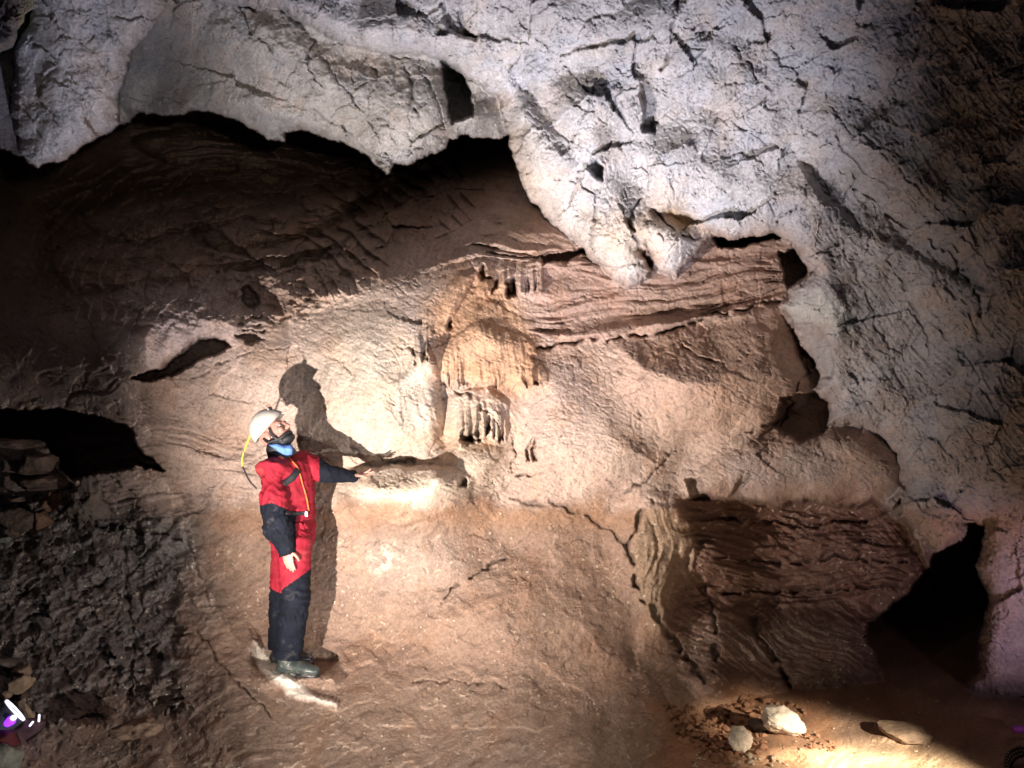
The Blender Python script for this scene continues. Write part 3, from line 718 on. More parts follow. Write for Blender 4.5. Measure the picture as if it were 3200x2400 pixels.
paint((0.75, 0.66, 0.52), fleck * (bank * 0.8 + wetl + undr * 0.4) * (1 - flr))
YD -= 0.010 * fleck * bank
fl2 = rotn(-30, 26, 7, 2, 431, X=RU, Y=RV)
fl2 = sst(0.34, 0.46, fl2) * sst(0.0, 0.35, perlin(U / 140, V / 140, 433)) * bank * (1 - flr)
paint((0.62, 0.47, 0.34), fl2 * 0.7)
YD -= 0.008 * fl2
ck = G(1190, 1745, 34, 40) * sst(0.0, 0.25, st_b + 0.5 * st_c); paint((0.60, 0.52, 0.42), ck)
ck = region([(790, 2005), (850, 2050), (900, 2110), (960, 2160), (1052, 2196), (1046, 2212), (990, 2190), (920, 2176), (860, 2130), (800, 2070)], 14); paint((0.78, 0.70, 0.60), ck)
YD -= 0.05 * ck
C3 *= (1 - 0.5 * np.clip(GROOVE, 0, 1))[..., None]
C3 = np.clip(C3, 0.012, 0.85)
ROUGH = 0.85 - 0.62 * wetl * sst(-0.5, 0.1, st_b) - 0.12 * bank - 0.18 * undr
ROUGH = np.clip(ROUGH, 0.20, 0.95).astype(f32)

# ------------------------------------------------------------------ build the rock meshes
def link(name, me, parent=None):
    o = bpy.data.objects.new(name, me); COL.objects.link(o)
    if parent: o.parent = parent
    return o

def nd(nt, t, **kw):
    n = nt.nodes.new(t)
    for k, v in kw.items(): setattr(n, k, v)
    return n

def rock_material(name, bump_scale=1.0):
    m = bpy.data.materials.new(name); m.use_nodes = True
    nt = m.node_tree; b = nt.nodes['Principled BSDF']
    at_ = nd(nt, 'ShaderNodeAttribute', attribute_name='Col')
    ar = nd(nt, 'ShaderNodeAttribute', attribute_name='Rgh')
    tc = nd(nt, 'ShaderNodeTexCoord')
    n1 = nd(nt, 'ShaderNodeTexNoise'); n1.inputs['Scale'].default_value = 55; n1.inputs['Detail'].default_value = 9; n1.inputs['Roughness'].default_value = 0.68
    n2 = nd(nt, 'ShaderNodeTexNoise'); n2.inputs['Scale'].default_value = 120; n2.inputs['Detail'].default_value = 5; n2.inputs['Roughness'].default_value = 0.7
    for n in (n1, n2): nt.links.new(tc.outputs['Object'], n.inputs['Vector'])
    r1 = nd(nt, 'ShaderNodeMapRange'); r1.inputs['To Min'].default_value = 0.62; r1.inputs['To Max'].default_value = 1.38
    r1.inputs['From Min'].default_value = 0.25; r1.inputs['From Max'].default_value = 0.75
    nt.links.new(n1.outputs['Fac'], r1.inputs['Value'])
    mx = nd(nt, 'ShaderNodeVectorMath', operation='SCALE')
    nt.links.new(at_.outputs['Color'], mx.inputs[0]); nt.links.new(r1.outputs['Result'], mx.inputs['Scale'])
    nt.links.new(mx.outputs['Vector'], b.inputs['Base Color'])
    nt.links.new(ar.outputs['Fac'], b.inputs['Roughness'])
    sp = nd(nt, 'ShaderNodeMapRange'); sp.inputs['From Min'].default_value = 0.2; sp.inputs['From Max'].default_value = 0.7; sp.inputs['To Min'].default_value = 1.0; sp.inputs['To Max'].default_value = 0.45
    nt.links.new(ar.outputs['Fac'], sp.inputs['Value']); nt.links.new(sp.outputs['Result'], b.inputs['Specular IOR Level'])
    ad = nd(nt, 'ShaderNodeMath', operation='ADD')
    ml = nd(nt, 'ShaderNodeMath', operation='MULTIPLY'); ml.inputs[1].default_value = 0.45
    nt.links.new(n2.outputs['Fac'], ml.inputs[0]); nt.links.new(n1.outputs['Fac'], ad.inputs[0]); nt.links.new(ml.outputs[0], ad.inputs[1])
    bp = nd(nt, 'ShaderNodeBump'); bp.inputs['Strength'].default_value = 0.65 * bump_scale; bp.inputs['Distance'].default_value = 0.022
    nt.links.new(ad.outputs[0], bp.inputs['Height']); nt.links.new(bp.outputs['Normal'], b.inputs['Normal'])
    return m
ROCK = rock_material('rock')

D_ = YD - CAM[1]
PX = (U - 1600) / FPX * D_; PZ = CAM[2] - (V - 1200) / FPX * D_
VERT = np.stack([PX, YD, PZ], -1).reshape(-1, 3).astype(f32)

def surf(u, v):
    """depth Y of the finished rock at a photograph pixel"""
    i = int(round((u - us[0]) / STEP)); j = int(round((v - vs[0]) / STEP))
    return float(YD[j, i])

idx = np.arange(NV * NU).reshape(NV, NU)
quads = np.stack([idx[:-1, :-1], idx[1:, :-1], idx[1:, 1:], idx[:-1, 1:]], -1)
qz = ZONE[:-1, :-1]
def rock_part(name, zone):
    q = quads[qz == zone].reshape(-1, 4)
    used, inv = np.unique(q, return_inverse=True)
    me = bpy.data.meshes.new(name)
    me.vertices.add(len(used)); me.vertices.foreach_set('co', VERT[used].ravel())
    nq = len(q)
    me.loops.add(nq * 4); me.loops.foreach_set('vertex_index', inv.ravel().astype(np.int32))
    me.polygons.add(nq)
    me.polygons.foreach_set('loop_start', np.arange(0, nq * 4, 4, dtype=np.int32))
    me.polygons.foreach_set('use_smooth', np.ones(nq, bool))
    me.update(calc_edges=True)
    c = me.color_attributes.new('Col', 'FLOAT_COLOR', 'POINT')
    rgba = np.ones((len(used), 4), f32); rgba[:, :3] = C3.reshape(-1, 3)[used]
    c.data.foreach_set('color', rgba.ravel())
    r = me.attributes.new('Rgh', 'FLOAT', 'POINT'); r.data.foreach_set('value', ROUGH.reshape(-1)[used])
    me.materials.append(ROCK)
    o = link(name, me); o['kind'] = 'structure'
    return o
for nm, z in (('cave_wall', 0), ('cave_floor', 1), ('cave_ceiling', 2), ('rock_overhang', 3)): rock_part(nm, z)

# the cave goes on beyond the finely modelled part: rings of rougher rock running back past the viewer
def outer_shell():
    q = 12
    loop = [(0, i) for i in range(0, NU - 1, q)] + [(j, NU - 1) for j in range(0, NV - 1, q)] + [(NV - 1, i) for i in range(NU - 1, 0, -q)] + [(j, 0) for j in range(NV - 1, 0, -q)]
    V3 = VERT.reshape(NV, NU, 3); vsx, cols_, fs = [], [], []
    n = len(loop); K_ = 16
    for k in range(K_ + 1):
        for j, i in loop:
            p = V3[j, i].astype(float); d = np.array([p[0] - 0.2, 0, p[2] - 2.0]); d[2] *= (0.25 if p[2] < 0 else 1.0); d /= np.linalg.norm(d) + 1e-6
            w = k * 0.42
            r = p + d * (w * 0.8 - 0.035 * w * w) + np.array([0, -w * 1.0, 0])
            if k:
                from mathutils import noise as mn_
                h = mn_.noise(Vector(r * 0.9)) * 0.35 + mn_.noise(Vector(r * 2.7)) * 0.14 + mn_.noise(Vector(r * 7)) * 0.05
                r = r + d * h * min(1, k / 2)
                if p[2] < 0.2: r[2] = max(min(r[2], -0.3 + 0.1 * h), p[2] - 0.6)
            vsx.append(r); cols_.append(C3[j, i])
    for k in range(K_):
        for a in range(n):
            b = (a + 1) % n
            fs.append((k * n + a, k * n + b, (k + 1) * n + b, (k + 1) * n + a))
    me = bpy.data.meshes.new('cave_passage'); me.from_pydata([tuple(v) for v in vsx], [], fs)
    c = me.color_attributes.new('Col', 'FLOAT_COLOR', 'POINT'); rgba = np.ones((len(vsx), 4), f32); rgba[:, :3] = np.array(cols_); c.data.foreach_set('color', rgba.ravel())
    r_ = me.attributes.new('Rgh', 'FLOAT', 'POINT'); r_.data.foreach_set('value', np.full(len(vsx), 0.8, f32))
    me.polygons.foreach_set('use_smooth', [True] * len(me.polygons)); me.materials.append(ROCK)
    o = link('cave_passage', me); o['kind'] = 'structure'
outer_shell()
# ------------------------------------------------------------------ helpers for things
from mathutils import noise as mn
from mathutils.bvhtree import BVHTree

def mat(name, rgb, rough=0.6, metal=0.0, var=0.15, vscale=30, bump=0.0, bscale=60, spec=0.5, emit=None, estr=0.0, dust=None, dust_scale=9, dust_lo=0.55, dust_hi=0.75):
    m = bpy.data.materials.new(name); m.use_nodes = True
    nt = m.node_tree; b = nt.nodes['Principled BSDF']
    b.inputs['Roughness'].default_value = rough; b.inputs['Metallic'].default_value = metal
    b.inputs['Specular IOR Level'].default_value = spec
    tc = nd(nt, 'ShaderNodeTexCoord')
    n = nd(nt, 'ShaderNodeTexNoise'); n.inputs['Scale'].default_value = vscale; n.inputs['Detail'].default_value = 6
    nt.links.new(tc.outputs['Object'], n.inputs['Vector'])
    r = nd(nt, 'ShaderNodeValToRGB')
    r.color_ramp.elements[0].position = 0.3; r.color_ramp.elements[1].position = 0.7
    r.color_ramp.elements[0].color = (*[max(0, c * (1 - var)) for c in rgb], 1)
    r.color_ramp.elements[1].color = (*[min(1, c * (1 + var)) for c in rgb], 1)
    nt.links.new(n.outputs['Fac'], r.inputs['Fac'])
    out = r.outputs['Color']
    if dust:
        n3 = nd(nt, 'ShaderNodeTexNoise'); n3.inputs['Scale'].default_value = dust_scale; n3.inputs['Detail'].default_value = 9; n3.inputs['Roughness'].default_value = 0.72
        nt.links.new(tc.outputs['Object'], n3.inputs['Vector'])
        mr = nd(nt, 'ShaderNodeMapRange'); mr.inputs['From Min'].default_value = dust_lo; mr.inputs['From Max'].default_value = dust_hi
        nt.links.new(n3.outputs['Fac'], mr.inputs['Value'])
        mx = nd(nt, 'ShaderNodeMix', data_type='RGBA')
        nt.links.new(mr.outputs['Result'], mx.inputs[0]); nt.links.new(out, mx.inputs[6]); mx.inputs[7].default_value = (*dust, 1)
        out = mx.outputs[2]
    nt.links.new(out, b.inputs['Base Color'])
    if bump:
        n2 = nd(nt, 'ShaderNodeTexNoise'); n2.inputs['Scale'].default_value = bscale; n2.inputs['Detail'].default_value = 8; n2.inputs['Roughness'].default_value = 0.65
        nt.links.new(tc.outputs['Object'], n2.inputs['Vector'])
        bp = nd(nt, 'ShaderNodeBump'); bp.inputs['Strength'].default_value = bump; bp.inputs['Distance'].default_value = 0.01
        nt.links.new(n2.outputs['Fac'], bp.inputs['Height']); nt.links.new(bp.outputs['Normal'], b.inputs['Normal'])
    if emit:
        b.inputs['Emission Color'].default_value = (*emit, 1); b.inputs['Emission Strength'].default_value = estr
    return m

def tag(o, label, cat, group=None, kind=None):
    if label: o['label'] = label
    if cat: o['category'] = cat
    if group: o['group'] = group
    if kind: o['kind'] = kind
    return o

def mesh_of(name, bm, mats, smooth=True):
    me = bpy.data.meshes.new(name); bm.normal_update(); bm.to_mesh(me); bm.free()
    for m in (mats if isinstance(mats, (list, tuple)) else [mats]): me.materials.append(m)
    if smooth: me.polygons.foreach_set('use_smooth', [True] * len(me.polygons))
    return me

def frame(d, hint=(0, 0, 1)):
    d = Vector(d).normalized(); h = Vector(hint)
    if abs(d.dot(h)) > 0.95: h = Vector((1, 0, 0))
    a = h.cross(d).normalized(); b = d.cross(a).normalized()
    return a, b, d

def loft(bm, pts, rad, n=14, hint=(0, 0, 1), caps=True):
    """tube with elliptical rings; rad items are r or (ra, rb) where rb lies along the hint"""
    pts = [Vector(p) for p in pts]; rings = []
    P = len(pts)
    for i, p in enumerate(pts):
        d = pts[min(i + 1, P - 1)] - pts[max(i - 1, 0)]
        a, b, _ = frame(d, hint)
        r = rad[i] if isinstance(rad[i], tuple) else (rad[i], rad[i])
        rings.append([bm.verts.new(p + a * (r[0] * math.cos(t)) + b * (r[1] * math.sin(t))) for t in [2 * math.pi * k / n for k in range(n)]])
    for r0, r1 in zip(rings, rings[1:]):
        for k in range(n):
            bm.faces.new((r0[k], r0[(k + 1) % n], r1[(k + 1) % n], r1[k]))
    if caps:
        bm.faces.new(rings[0][::-1]); bm.faces.new(rings[-1])

def rounded(bm, pts, rad, n=14, hint=(0, 0, 1)):
    """loft with domed ends"""
    pts = [Vector(p) for p in pts]
    R = [r if isinstance(r, tuple) else (r, r) for r in rad]
    d0 = (pts[0] - pts[1]).normalized(); d1 = (pts[-1] - pts[-2]).normalized()
    pre, post, rp, rq = [], [], [], []
    for t in (0.95, 0.75, 0.4):
        c = math.sqrt(1 - t * t)
        pre.append(pts[0] + d0 * min(R[0]) * t); rp.append((R[0][0] * c, R[0][1] * c))
        post.insert(0, pts[-1] + d1 * min(R[-1]) * t); rq.insert(0, (R[-1][0] * c, R[-1][1] * c))
    loft(bm, pre + pts + post, rp + R + rq, n, hint)

def ball(bm, c, r, rot=None, seg=16):
    m = Matrix.Translation(Vector(c)) @ (rot.to_4x4() if rot else Matrix.Identity(4)) @ Matrix.Diagonal((*((r, r, r) if not isinstance(r, tuple) else r), 1))
    bmesh.ops.create_uvsphere(bm, u_segments=seg, v_segments=seg // 2 + 2, radius=1, matrix=m)

def remesh(bm, voxel, name, smooth_it=2):
    me = bpy.data.meshes.new('tmp'); bmesh.ops.recalc_face_normals(bm, faces=bm.faces); bm.to_mesh(me); bm.free()
    o = bpy.data.objects.new('tmp', me); COL.objects.link(o)
    r = o.modifiers.new('r', 'REMESH'); r.mode = 'VOXEL'; r.voxel_size = voxel; r.adaptivity = 0
    if smooth_it:
        s = o.modifiers.new('s', 'SMOOTH'); s.factor = 0.5; s.iterations = smooth_it
    dg = bpy.context.evaluated_depsgraph_get()
    out = bpy.data.meshes.new_from_object(o.evaluated_get(dg), depsgraph=dg)
    out.name = name
    bpy.data.objects.remove(o); bpy.data.meshes.remove(me)
    out.materials.clear()
    out.polygons.foreach_set('use_smooth', [True] * len(out.polygons))
    return out

def cat_spline(pts, n=8):
    P = [Vector(p) for p in pts]; out = []
    for i in range(len(P) - 1):
        p0, p1, p2, p3 = P[max(i - 1, 0)], P[i], P[i + 1], P[min(i + 2, len(P) - 1)]
        for k in range(n):
            t = k / n
            out.append(0.5 * ((2 * p1) + (p2 - p0) * t + (2 * p0 - 5 * p1 + 4 * p2 - p3) * t * t + (3 * p1 - p0 - 3 * p2 + p3) * t ** 3))
    out.append(P[-1]); return out

# ------------------------------------------------------------------ the caver
RED = mat('red_cordura', (0.23, 0.009, 0.022), 0.8, spec=0.25, var=0.22, vscale=9, bump=0.35, bscale=45, dust=(0.30, 0.06, 0.05), dust_scale=7, dust_lo=0.52, dust_hi=0.8)
NAVY = mat('navy_cordura', (0.0045, 0.0065, 0.013), 0.85, spec=0.2, var=0.3, vscale=12, bump=0.35, bscale=60, dust=(0.09, 0.08, 0.07), dust_scale=6, dust_lo=0.58, dust_hi=0.78)
BLACK = mat('black_webbing', (0.008, 0.008, 0.011), 0.6, bump=0.2)
SKIN = mat('skin', (0.38, 0.20, 0.16), 0.5, var=0.14, vscale=18, bump=0.08, bscale=90)
HELM = mat('white_helmet_shell', (0.90, 0.89, 0.85), 0.35, var=0.04, vscale=12, dust=(0.60, 0.54, 0.42), dust_scale=11, dust_lo=0.66, dust_hi=0.9)
BLUE = mat('blue_scarf', (0.10, 0.21, 0.55), 0.8, var=0.25, vscale=25, bump=0.3)
ORANGE = mat('orange_piping', (0.62, 0.15, 0.04), 0.6)
RUBG = mat('grey_rubber', (0.045, 0.058, 0.055), 0.35, var=0.25, vscale=14, bump=0.1, dust=(0.30, 0.28, 0.24), dust_scale=14, dust_lo=0.52, dust_hi=0.7)
RUBB = mat('black_rubber', (0.02, 0.02, 0.022), 0.3, var=0.3, bump=0.15, dust=(0.30, 0.28, 0.26), dust_scale=18, dust_lo=0.5, dust_hi=0.66)
YEL = mat('yellow_cable', (0.68, 0.55, 0.05), 0.5)
WHT = mat('white_plastic', (0.75, 0.75, 0.78), 0.4)
COPPER = mat('copper_bracket', (0.42, 0.16, 0.07), 0.4, metal=0.5)
GLASS = mat('lamp_lens', (0.35, 0.32, 0.28), 0.15)
EYEW = mat('eye_white', (0.35, 0.32, 0.30), 0.3)
INK = mat('dark_ink', (0.02, 0.02, 0.025), 0.6)

person = bpy.data.objects.new('person', None); COL.objects.link(person)
person.location = at(900, 2095, 0.02)
bpy.context.view_layer.update()
PINV = Matrix.Translation(-person.location)
tag(person, 'caver in red and navy overalls and white helmet looking up, hand on the ledge', 'person')
def pchild(name, me, parent=None, label=None):
    """child of the caver, mesh given in world coordinates"""
    me.transform(PINV)
    o = bpy.data.objects.new(name, me); COL.objects.link(o); o.parent = parent or person
    if label: o['label'] = label
    return o

hip = at(914, 1665, 0.02)
A = at
HY = surf(1160, 1492) - 0.03                       # the shelf under the forward hand
# skeleton stations
rsh, rel, rwr = A(846, 1468, -0.16), A(862, 1615, -0.20), A(893, 1712, -0.20)
lsh, lel, lwr = A(950, 1450, 0.10), A(1022, 1480, 0.04), A(1102, 1488, HY + 0.01)
rhip, rkn, ran = A(918, 1690, -0.07), A(922, 1880, -0.10), A(898, 2052, -0.09)
lhip, lkn, lan = A(900, 1690, 0.10), A(882, 1880, 0.13), A(876, 2022, 0.13)
Hc = A(858, 1357, -0.03)
ce, se = math.cos(math.radians(36)), math.sin(math.radians(36))
hf = Vector((ce * 0.96, -0.27, se)).normalized(); hs = Vector((0, 0, 1)).cross(hf).normalized(); hu = hf.cross(hs).normalized()   # face, side (far), up
Hrot = Matrix((hf, hs, hu)).transposed()
def H(x, y, z): return Hc + Hrot @ Vector((x, y, z))

def hand(bm, wrist, dirv, back, thumbside, curl, spread=1.0, scale=1.0, lift=None):
    """palm, four unequal fingers with knuckle bends and a thumb leaving the side of the palm"""
    d = Vector(dirv).normalized(); bk = Vector(back); bk = (bk - d * bk.dot(d)).normalized(); sd = Vector(thumbside); sd = (sd - d * sd.dot(d) - bk * sd.dot(bk)).normalized()
    s = scale
    w = Vector(wrist)
    rounded(bm, [w - d * 0.03 * s, w + d * 0.015 * s, w + d * 0.05 * s, w + d * 0.085 * s], [(0.026 * s, 0.021 * s), (0.032 * s, 0.019 * s), (0.042 * s, 0.017 * s), (0.041 * s, 0.014 * s)], 14, hint=bk)
    lens = [0.072, 0.080, 0.074, 0.058]
    for k in range(4):
        off = (1.5 - k) * 0.0215 * s * spread
        p = w + d * (0.083 - 0.005 * abs(k - 1)) * s + sd * off
        ang = curl * (0.6 + 0.25 * k) + (lift[k] if lift else 0); q = [p]; r = [0.0098 * s]
        dd = (d + sd * (1.5 - k) * 0.05 * spread).normalized()
        for j, fr in enumerate((0.45, 0.32, 0.23)):
            ang2 = ang * (1 + 0.5 * j)
            step = (dd * math.cos(ang2) - bk * math.sin(ang2)).normalized()
            p = p + step * lens[k] * fr * s; q.append(p); r.append((0.0094 - 0.0011 * j) * s)
        rounded(bm, q, r, 10)
    b = w + d * 0.02 * s + sd * 0.026 * s
    t1 = b + (d * 0.55 + sd * 0.8 - bk * 0.2).normalized() * 0.036 * s
    t2 = t1 + (d * 0.85 + sd * 0.35 - bk * 0.3).normalized() * 0.032 * s
    t3 = t2 + (d * 0.95 + sd * 0.05 - bk * 0.3).normalized() * 0.024 * s
    rounded(bm, [b, t1, t2, t3], [0.015 * s, 0.0125 * s, 0.011 * s, 0.009 * s], 10)

# --- body: one continuous skin surface
bm = bmesh.new()
spine = [hip, A(918, 1600, 0.0), A(905, 1530, -0.01), A(893, 1475, -0.02), A(887, 1440, -0.02)]
SH = Vector((0.27, 0.30, 0)).normalized()
def torso(bm, g):
    loft(bm, [A(912, 1715, 0.02), hip, A(920, 1605, 0.01), A(910, 1545, -0.01), A(900, 1490, -0.02), A(892, 1452, -0.02), A(888, 1436, -0.02)],
         [(0.10 + g, 0.13 + g), (0.105 + g, 0.155 + g), (0.095 + g, 0.135 + g), (0.11 + g, 0.16 + g), (0.115 + g, 0.18 + g), (0.10 + g, 0.16 + g), (0.06 + g, 0.09 + g)], 24, hint=SH)
torso(bm, -0.02)
rounded(bm, [rsh + (spine[3] - rsh) * .5, rsh, rel, rwr], [0.06, 0.052, 0.04, 0.027], 14)
rounded(bm, [lsh + (spine[3] - lsh) * .5, lsh, lel, lwr], [0.06, 0.052, 0.04, 0.027], 14)
rounded(bm, [hip, rhip, rkn, ran], [0.09, 0.085, 0.06, 0.04], 16)
rounded(bm, [hip, lhip, lkn, lan], [0.09, 0.085, 0.06, 0.04], 16)
for an_ in (ran, lan):
    rounded(bm, [an_, Vector((an_.x, an_.y, 0.19)), Vector((an_.x + 0.08, an_.y - 0.008, 0.182)), Vector((an_.x + 0.14, an_.y - 0.012, 0.176))], [0.036, 0.034, 0.03, 0.022], 12)
rounded(bm, [A(887, 1445, -0.02), A(875, 1410, -0.02), Hc - hu * 0.03 - hf * 0.02], [0.062, 0.055, 0.058], 14)
ball(bm, Hc + hu * 0.02 - hf * 0.005, (0.098, 0.076, 0.100), Hrot, 24)            # cranium
ball(bm, H(0.040, 0, -0.045), (0.062, 0.058, 0.062), Hrot, 20)                       # jaw
ball(bm, H(0.080, 0, -0.080), (0.020, 0.022, 0.018), Hrot, 12)                       # chin
rounded(bm, [H(0.094, 0, 0.030), H(0.104, 0, 0.008), H(0.116, 0, -0.014)], [0.010, 0.012, 0.015], 12)   # nose
ball(bm, H(0.106, 0.011, -0.017), 0.009, None, 10); ball(bm, H(0.106, -0.011, -0.017), 0.009, None, 10)
for s in (-1, 1):
    ball(bm, H(0.084, s * 0.032, 0.034), (0.014, 0.026, 0.009), Hrot, 12)            # brow
    ball(bm, H(0.076, s * 0.042, -0.012), (0.022, 0.020, 0.020), Hrot, 12)           # cheek
    ball(bm, H(-0.005, s * 0.080, -0.005), (0.018, 0.009, 0.032), Hrot, 14)          # ear
    ball(bm, H(-0.012, s * 0.085, 0.004), (0.012, 0.008, 0.022), Hrot, 12)
rounded(bm, [H(0.098, -0.018, -0.043), H(0.104, 0, -0.042), H(0.098, 0.018, -0.043)], [0.005, 0.007, 0.005], 10)   # lips
rounded(bm, [H(0.096, -0.016, -0.053), H(0.101, 0, -0.054), H(0.096, 0.016, -0.053)], [0.005, 0.007, 0.005], 10)
hand(bm, rwr + Vector((0.003, 0, -0.018)), (0.24, -0.05, -1), (-0.25, -1, 0), (1, -0.2, 0.3), 0.16, spread=0.8, scale=0.86)
lh_d = A(1172, 1474, HY) - lwr
hand(bm, lwr + lh_d.normalized() * 0.015, lh_d, (-0.1, 0.15, 1), (-0.1, -1, 0.1), 0.10, spread=0.85, scale=0.82, lift=[-0.32, -0.1, 0.0, 0.05])
me = remesh(bm, 0.0042, 'body', 1); me.materials.append(SKIN)
pchild('body', me)
for s in (-1, 1):
    bm = bmesh.new(); ball(bm, H(0.082, s * 0.031, 0.014), 0.0105, None, 14)
    ey = pchild('eye', mesh_of('eye', bm, EYEW))
    bm = bmesh.new(); ball(bm, H(0.0890, s * 0.031, 0.016), 0.0056, None, 10)
    pchild('iris', mesh_of('iris', bm, INK), ey)

# --- overalls: red body with navy forearms and navy legs
bm = bmesh.new()
torso(bm, 0.006)
def arm(bm, a, b, c, r):
    e = (b - a); 
    rounded(bm, [a + (spine[3] - a) * .55, a, a + e * .5, b, b + (c - b) * .5, c], r, 18)
arm(bm, rsh, rel, rwr, [0.10, 0.096, 0.086, 0.076, 0.074, 0.052])
arm(bm, lsh, lel, lwr, [0.095, 0.088, 0.072, 0.056, 0.046, 0.036])
ball(bm, rel + Vector((-0.01, 0, -0.05)), (0.070, 0.07, 0.11), None, 14)
for (h_, k_, a_, r) in ((rhip, rkn, ran, [0.12, 0.115, 0.100, 0.090, 0.088, 0.086, 0.084]), (lhip, lkn, lan, [0.11, 0.105, 0.092, 0.082, 0.080, 0.078, 0.078])):
    loft(bm, [hip + (h_ - hip) * .6 + Vector((0, 0, .03)), h_, h_ + (k_ - h_) * .5, k_, k_ + (a_ - k_) * .4, k_ + (a_ - k_) * .75, a_ + Vector((0, 0, 0.0))], r, 20)
me = remesh(bm, 0.0065, 'overalls', 3)
n = len(me.vertices); co = np.empty(n * 3, f32); no = np.empty(n * 3, f32)
me.vertices.foreach_get('co', co); me.vertices.foreach_get('normal', no); co = co.reshape(-1, 3); no = no.reshape(-1, 3)
px = 1600 + co[:, 0] / (co[:, 1] + 6) * FPX; pv = 1200 - (co[:, 2] - 2) / (co[:, 1] + 6) * FPX
x, y, z = co.T
fold = perlin((x + y) * 9 + 3 * perlin(z * 5, x * 4, 1), z * 22 + x * 12, 501)
fold = 1 - np.abs(fold) * 2.2
fold2 = 1 - np.abs(perlin(x * 16 - y * 9 + z * 5, z * 9 - x * 8, 503)) * 2.2
amp = 0.004 + 0.004 * np.exp(-((pv - 1620) / 45) ** 2) + 0.005 * np.exp(-((pv - 1870) / 60) ** 2) + 0.006 * np.exp(-((pv - 2030) / 30) ** 2)
co = co + no * (amp * fold + 0.004 * fold2 * (pv < 1700) + 0.003 * fold2)[:, None]
co = co.astype(f32)
me.vertices.foreach_set('co', co.ravel()); me.update()
me.materials.append(RED); me.materials.append(NAVY)
fc = np.empty(len(me.polygons) * 3, f32); me.polygons.foreach_get('center', fc); fc = fc.reshape(-1, 3)
def pd(P, a, b):
    a = np.array(a, f32); b = np.array(b, f32); ab = b - a
    t = np.clip(((P - a) @ ab) / (ab @ ab), 0, 1)
    return np.linalg.norm(P - a - t[:, None] * ab, axis=1), t
fu = 1600 + fc[:, 0] / (fc[:, 1] + 6) * FPX; fv = 1200 - (fc[:, 2] - 2) / (fc[:, 1] + 6) * FPX
dr, tr = pd(fc, rel + (rsh - rel) * 0.32, rwr + (rwr - rel) * .2); dl, tl = pd(fc, lel - (lwr - lel) * 0.02, lwr + (lwr - lel) * .3); dsp, _ = pd(fc, hip, spine[3])
hem = fv - (1822 + (910 - fu) * 0.72)
hem = np.where(fu < 880, fv - (1845 + (fu - 858) * 0.5), hem)
navy = ((dr < 0.15) & (tr > 0.001) & (fv > 1560 + (fu - 822) * 0.42) & (fc[:, 1] < -0.085) & (fu < 925) & (fv < 1744 - (fu - 870) * 0.35) & ((dr < 0.085) | (fv < 1690))) | ((dl < 0.13) & (fu > 998) & (fv < 1560)) | (hem > 0)
me.polygons.foreach_set('material_index', navy.astype(np.int32))
suit = pchild('overalls', me)
suit_bvh = BVHTree.FromPolygons([Vector(c) for c in co], [tuple(p.vertices) for p in me.polygons])
def on_suit(u, v, lift=0.004):
    d = at(u, v, 0) - Vector(CAM)
    hit = suit_bvh.ray_cast(Vector(CAM), d.normalized())
    if hit[0] is None: return at(u, v, 0), Vector((0, -1, 0))
    return hit[0] + hit[1] * lift, hit[1]
def ribbon(pts, half, thick, name, m, lift=0.004, step=6):
    """band of webbing lying on the overalls along photo points"""
    S = cat_spline([(p[0], p[1], 0) for p in pts], step); bm = bmesh.new(); rows_ = []
    for i, p in enumerate(S):
        d = (S[min(i + 1, len(S) - 1)] - S[max(i - 1, 0)]).normalized(); nrm = Vector((-d.y, d.x, 0))
        row = []
        for s in (-1, -0.33, 0.33, 1):
            q, nn = on_suit(p.x + nrm.x * half * s, p.y + nrm.y * half * s, lift)
            row.append((q, nn))
        rows_.append([bm.verts.new(q + nn * thick) for q, nn in row] + [bm.verts.new(q - nn * thick * 2) for q, nn in row[::-1]])
    for a, b in zip(rows_, rows_[1:]):
        for k in range(8): bm.faces.new((a[k], a[(k + 1) % 8], b[(k + 1) % 8], b[k]))
    bm.faces.new(rows_[0][::-1]); bm.faces.new(rows_[-1])
    bmesh.ops.recalc_face_normals(bm, faces=bm.faces)
    return pchild(name, mesh_of(name, bm, m))
ribbon([(886, 1512), (908, 1497), (932, 1468)], 10.5, 0.003, 'chest_strap', BLACK)
ribbon([(893, 1601), (920, 1605), (957, 1603)], 6, 0.004, 'belt', BLACK)
ribbon([(903, 1432), (920, 1450), (933, 1470), (944, 1510), (957, 1555), (964, 1596)], 1.6, 0.002, 'zip', ORANGE)
ribbon([(832, 1412), (846, 1413), (862, 1420), (885, 1434)], 2.5, 0.002, 'collar_piping', ORANGE)
q, nn = on_suit(955, 1606, 0.012); bm = bmesh.new()
bmesh.ops.create_cube(bm, size=1, matrix=Matrix.Translation(q) @ Matrix.Diagonal((0.016, 0.016, 0.034, 1))); bmesh.ops.bevel(bm, geom=bm.edges[:], offset=0.004, segments=2)
pchild('buckle', mesh_of('buckle', bm, WHT))

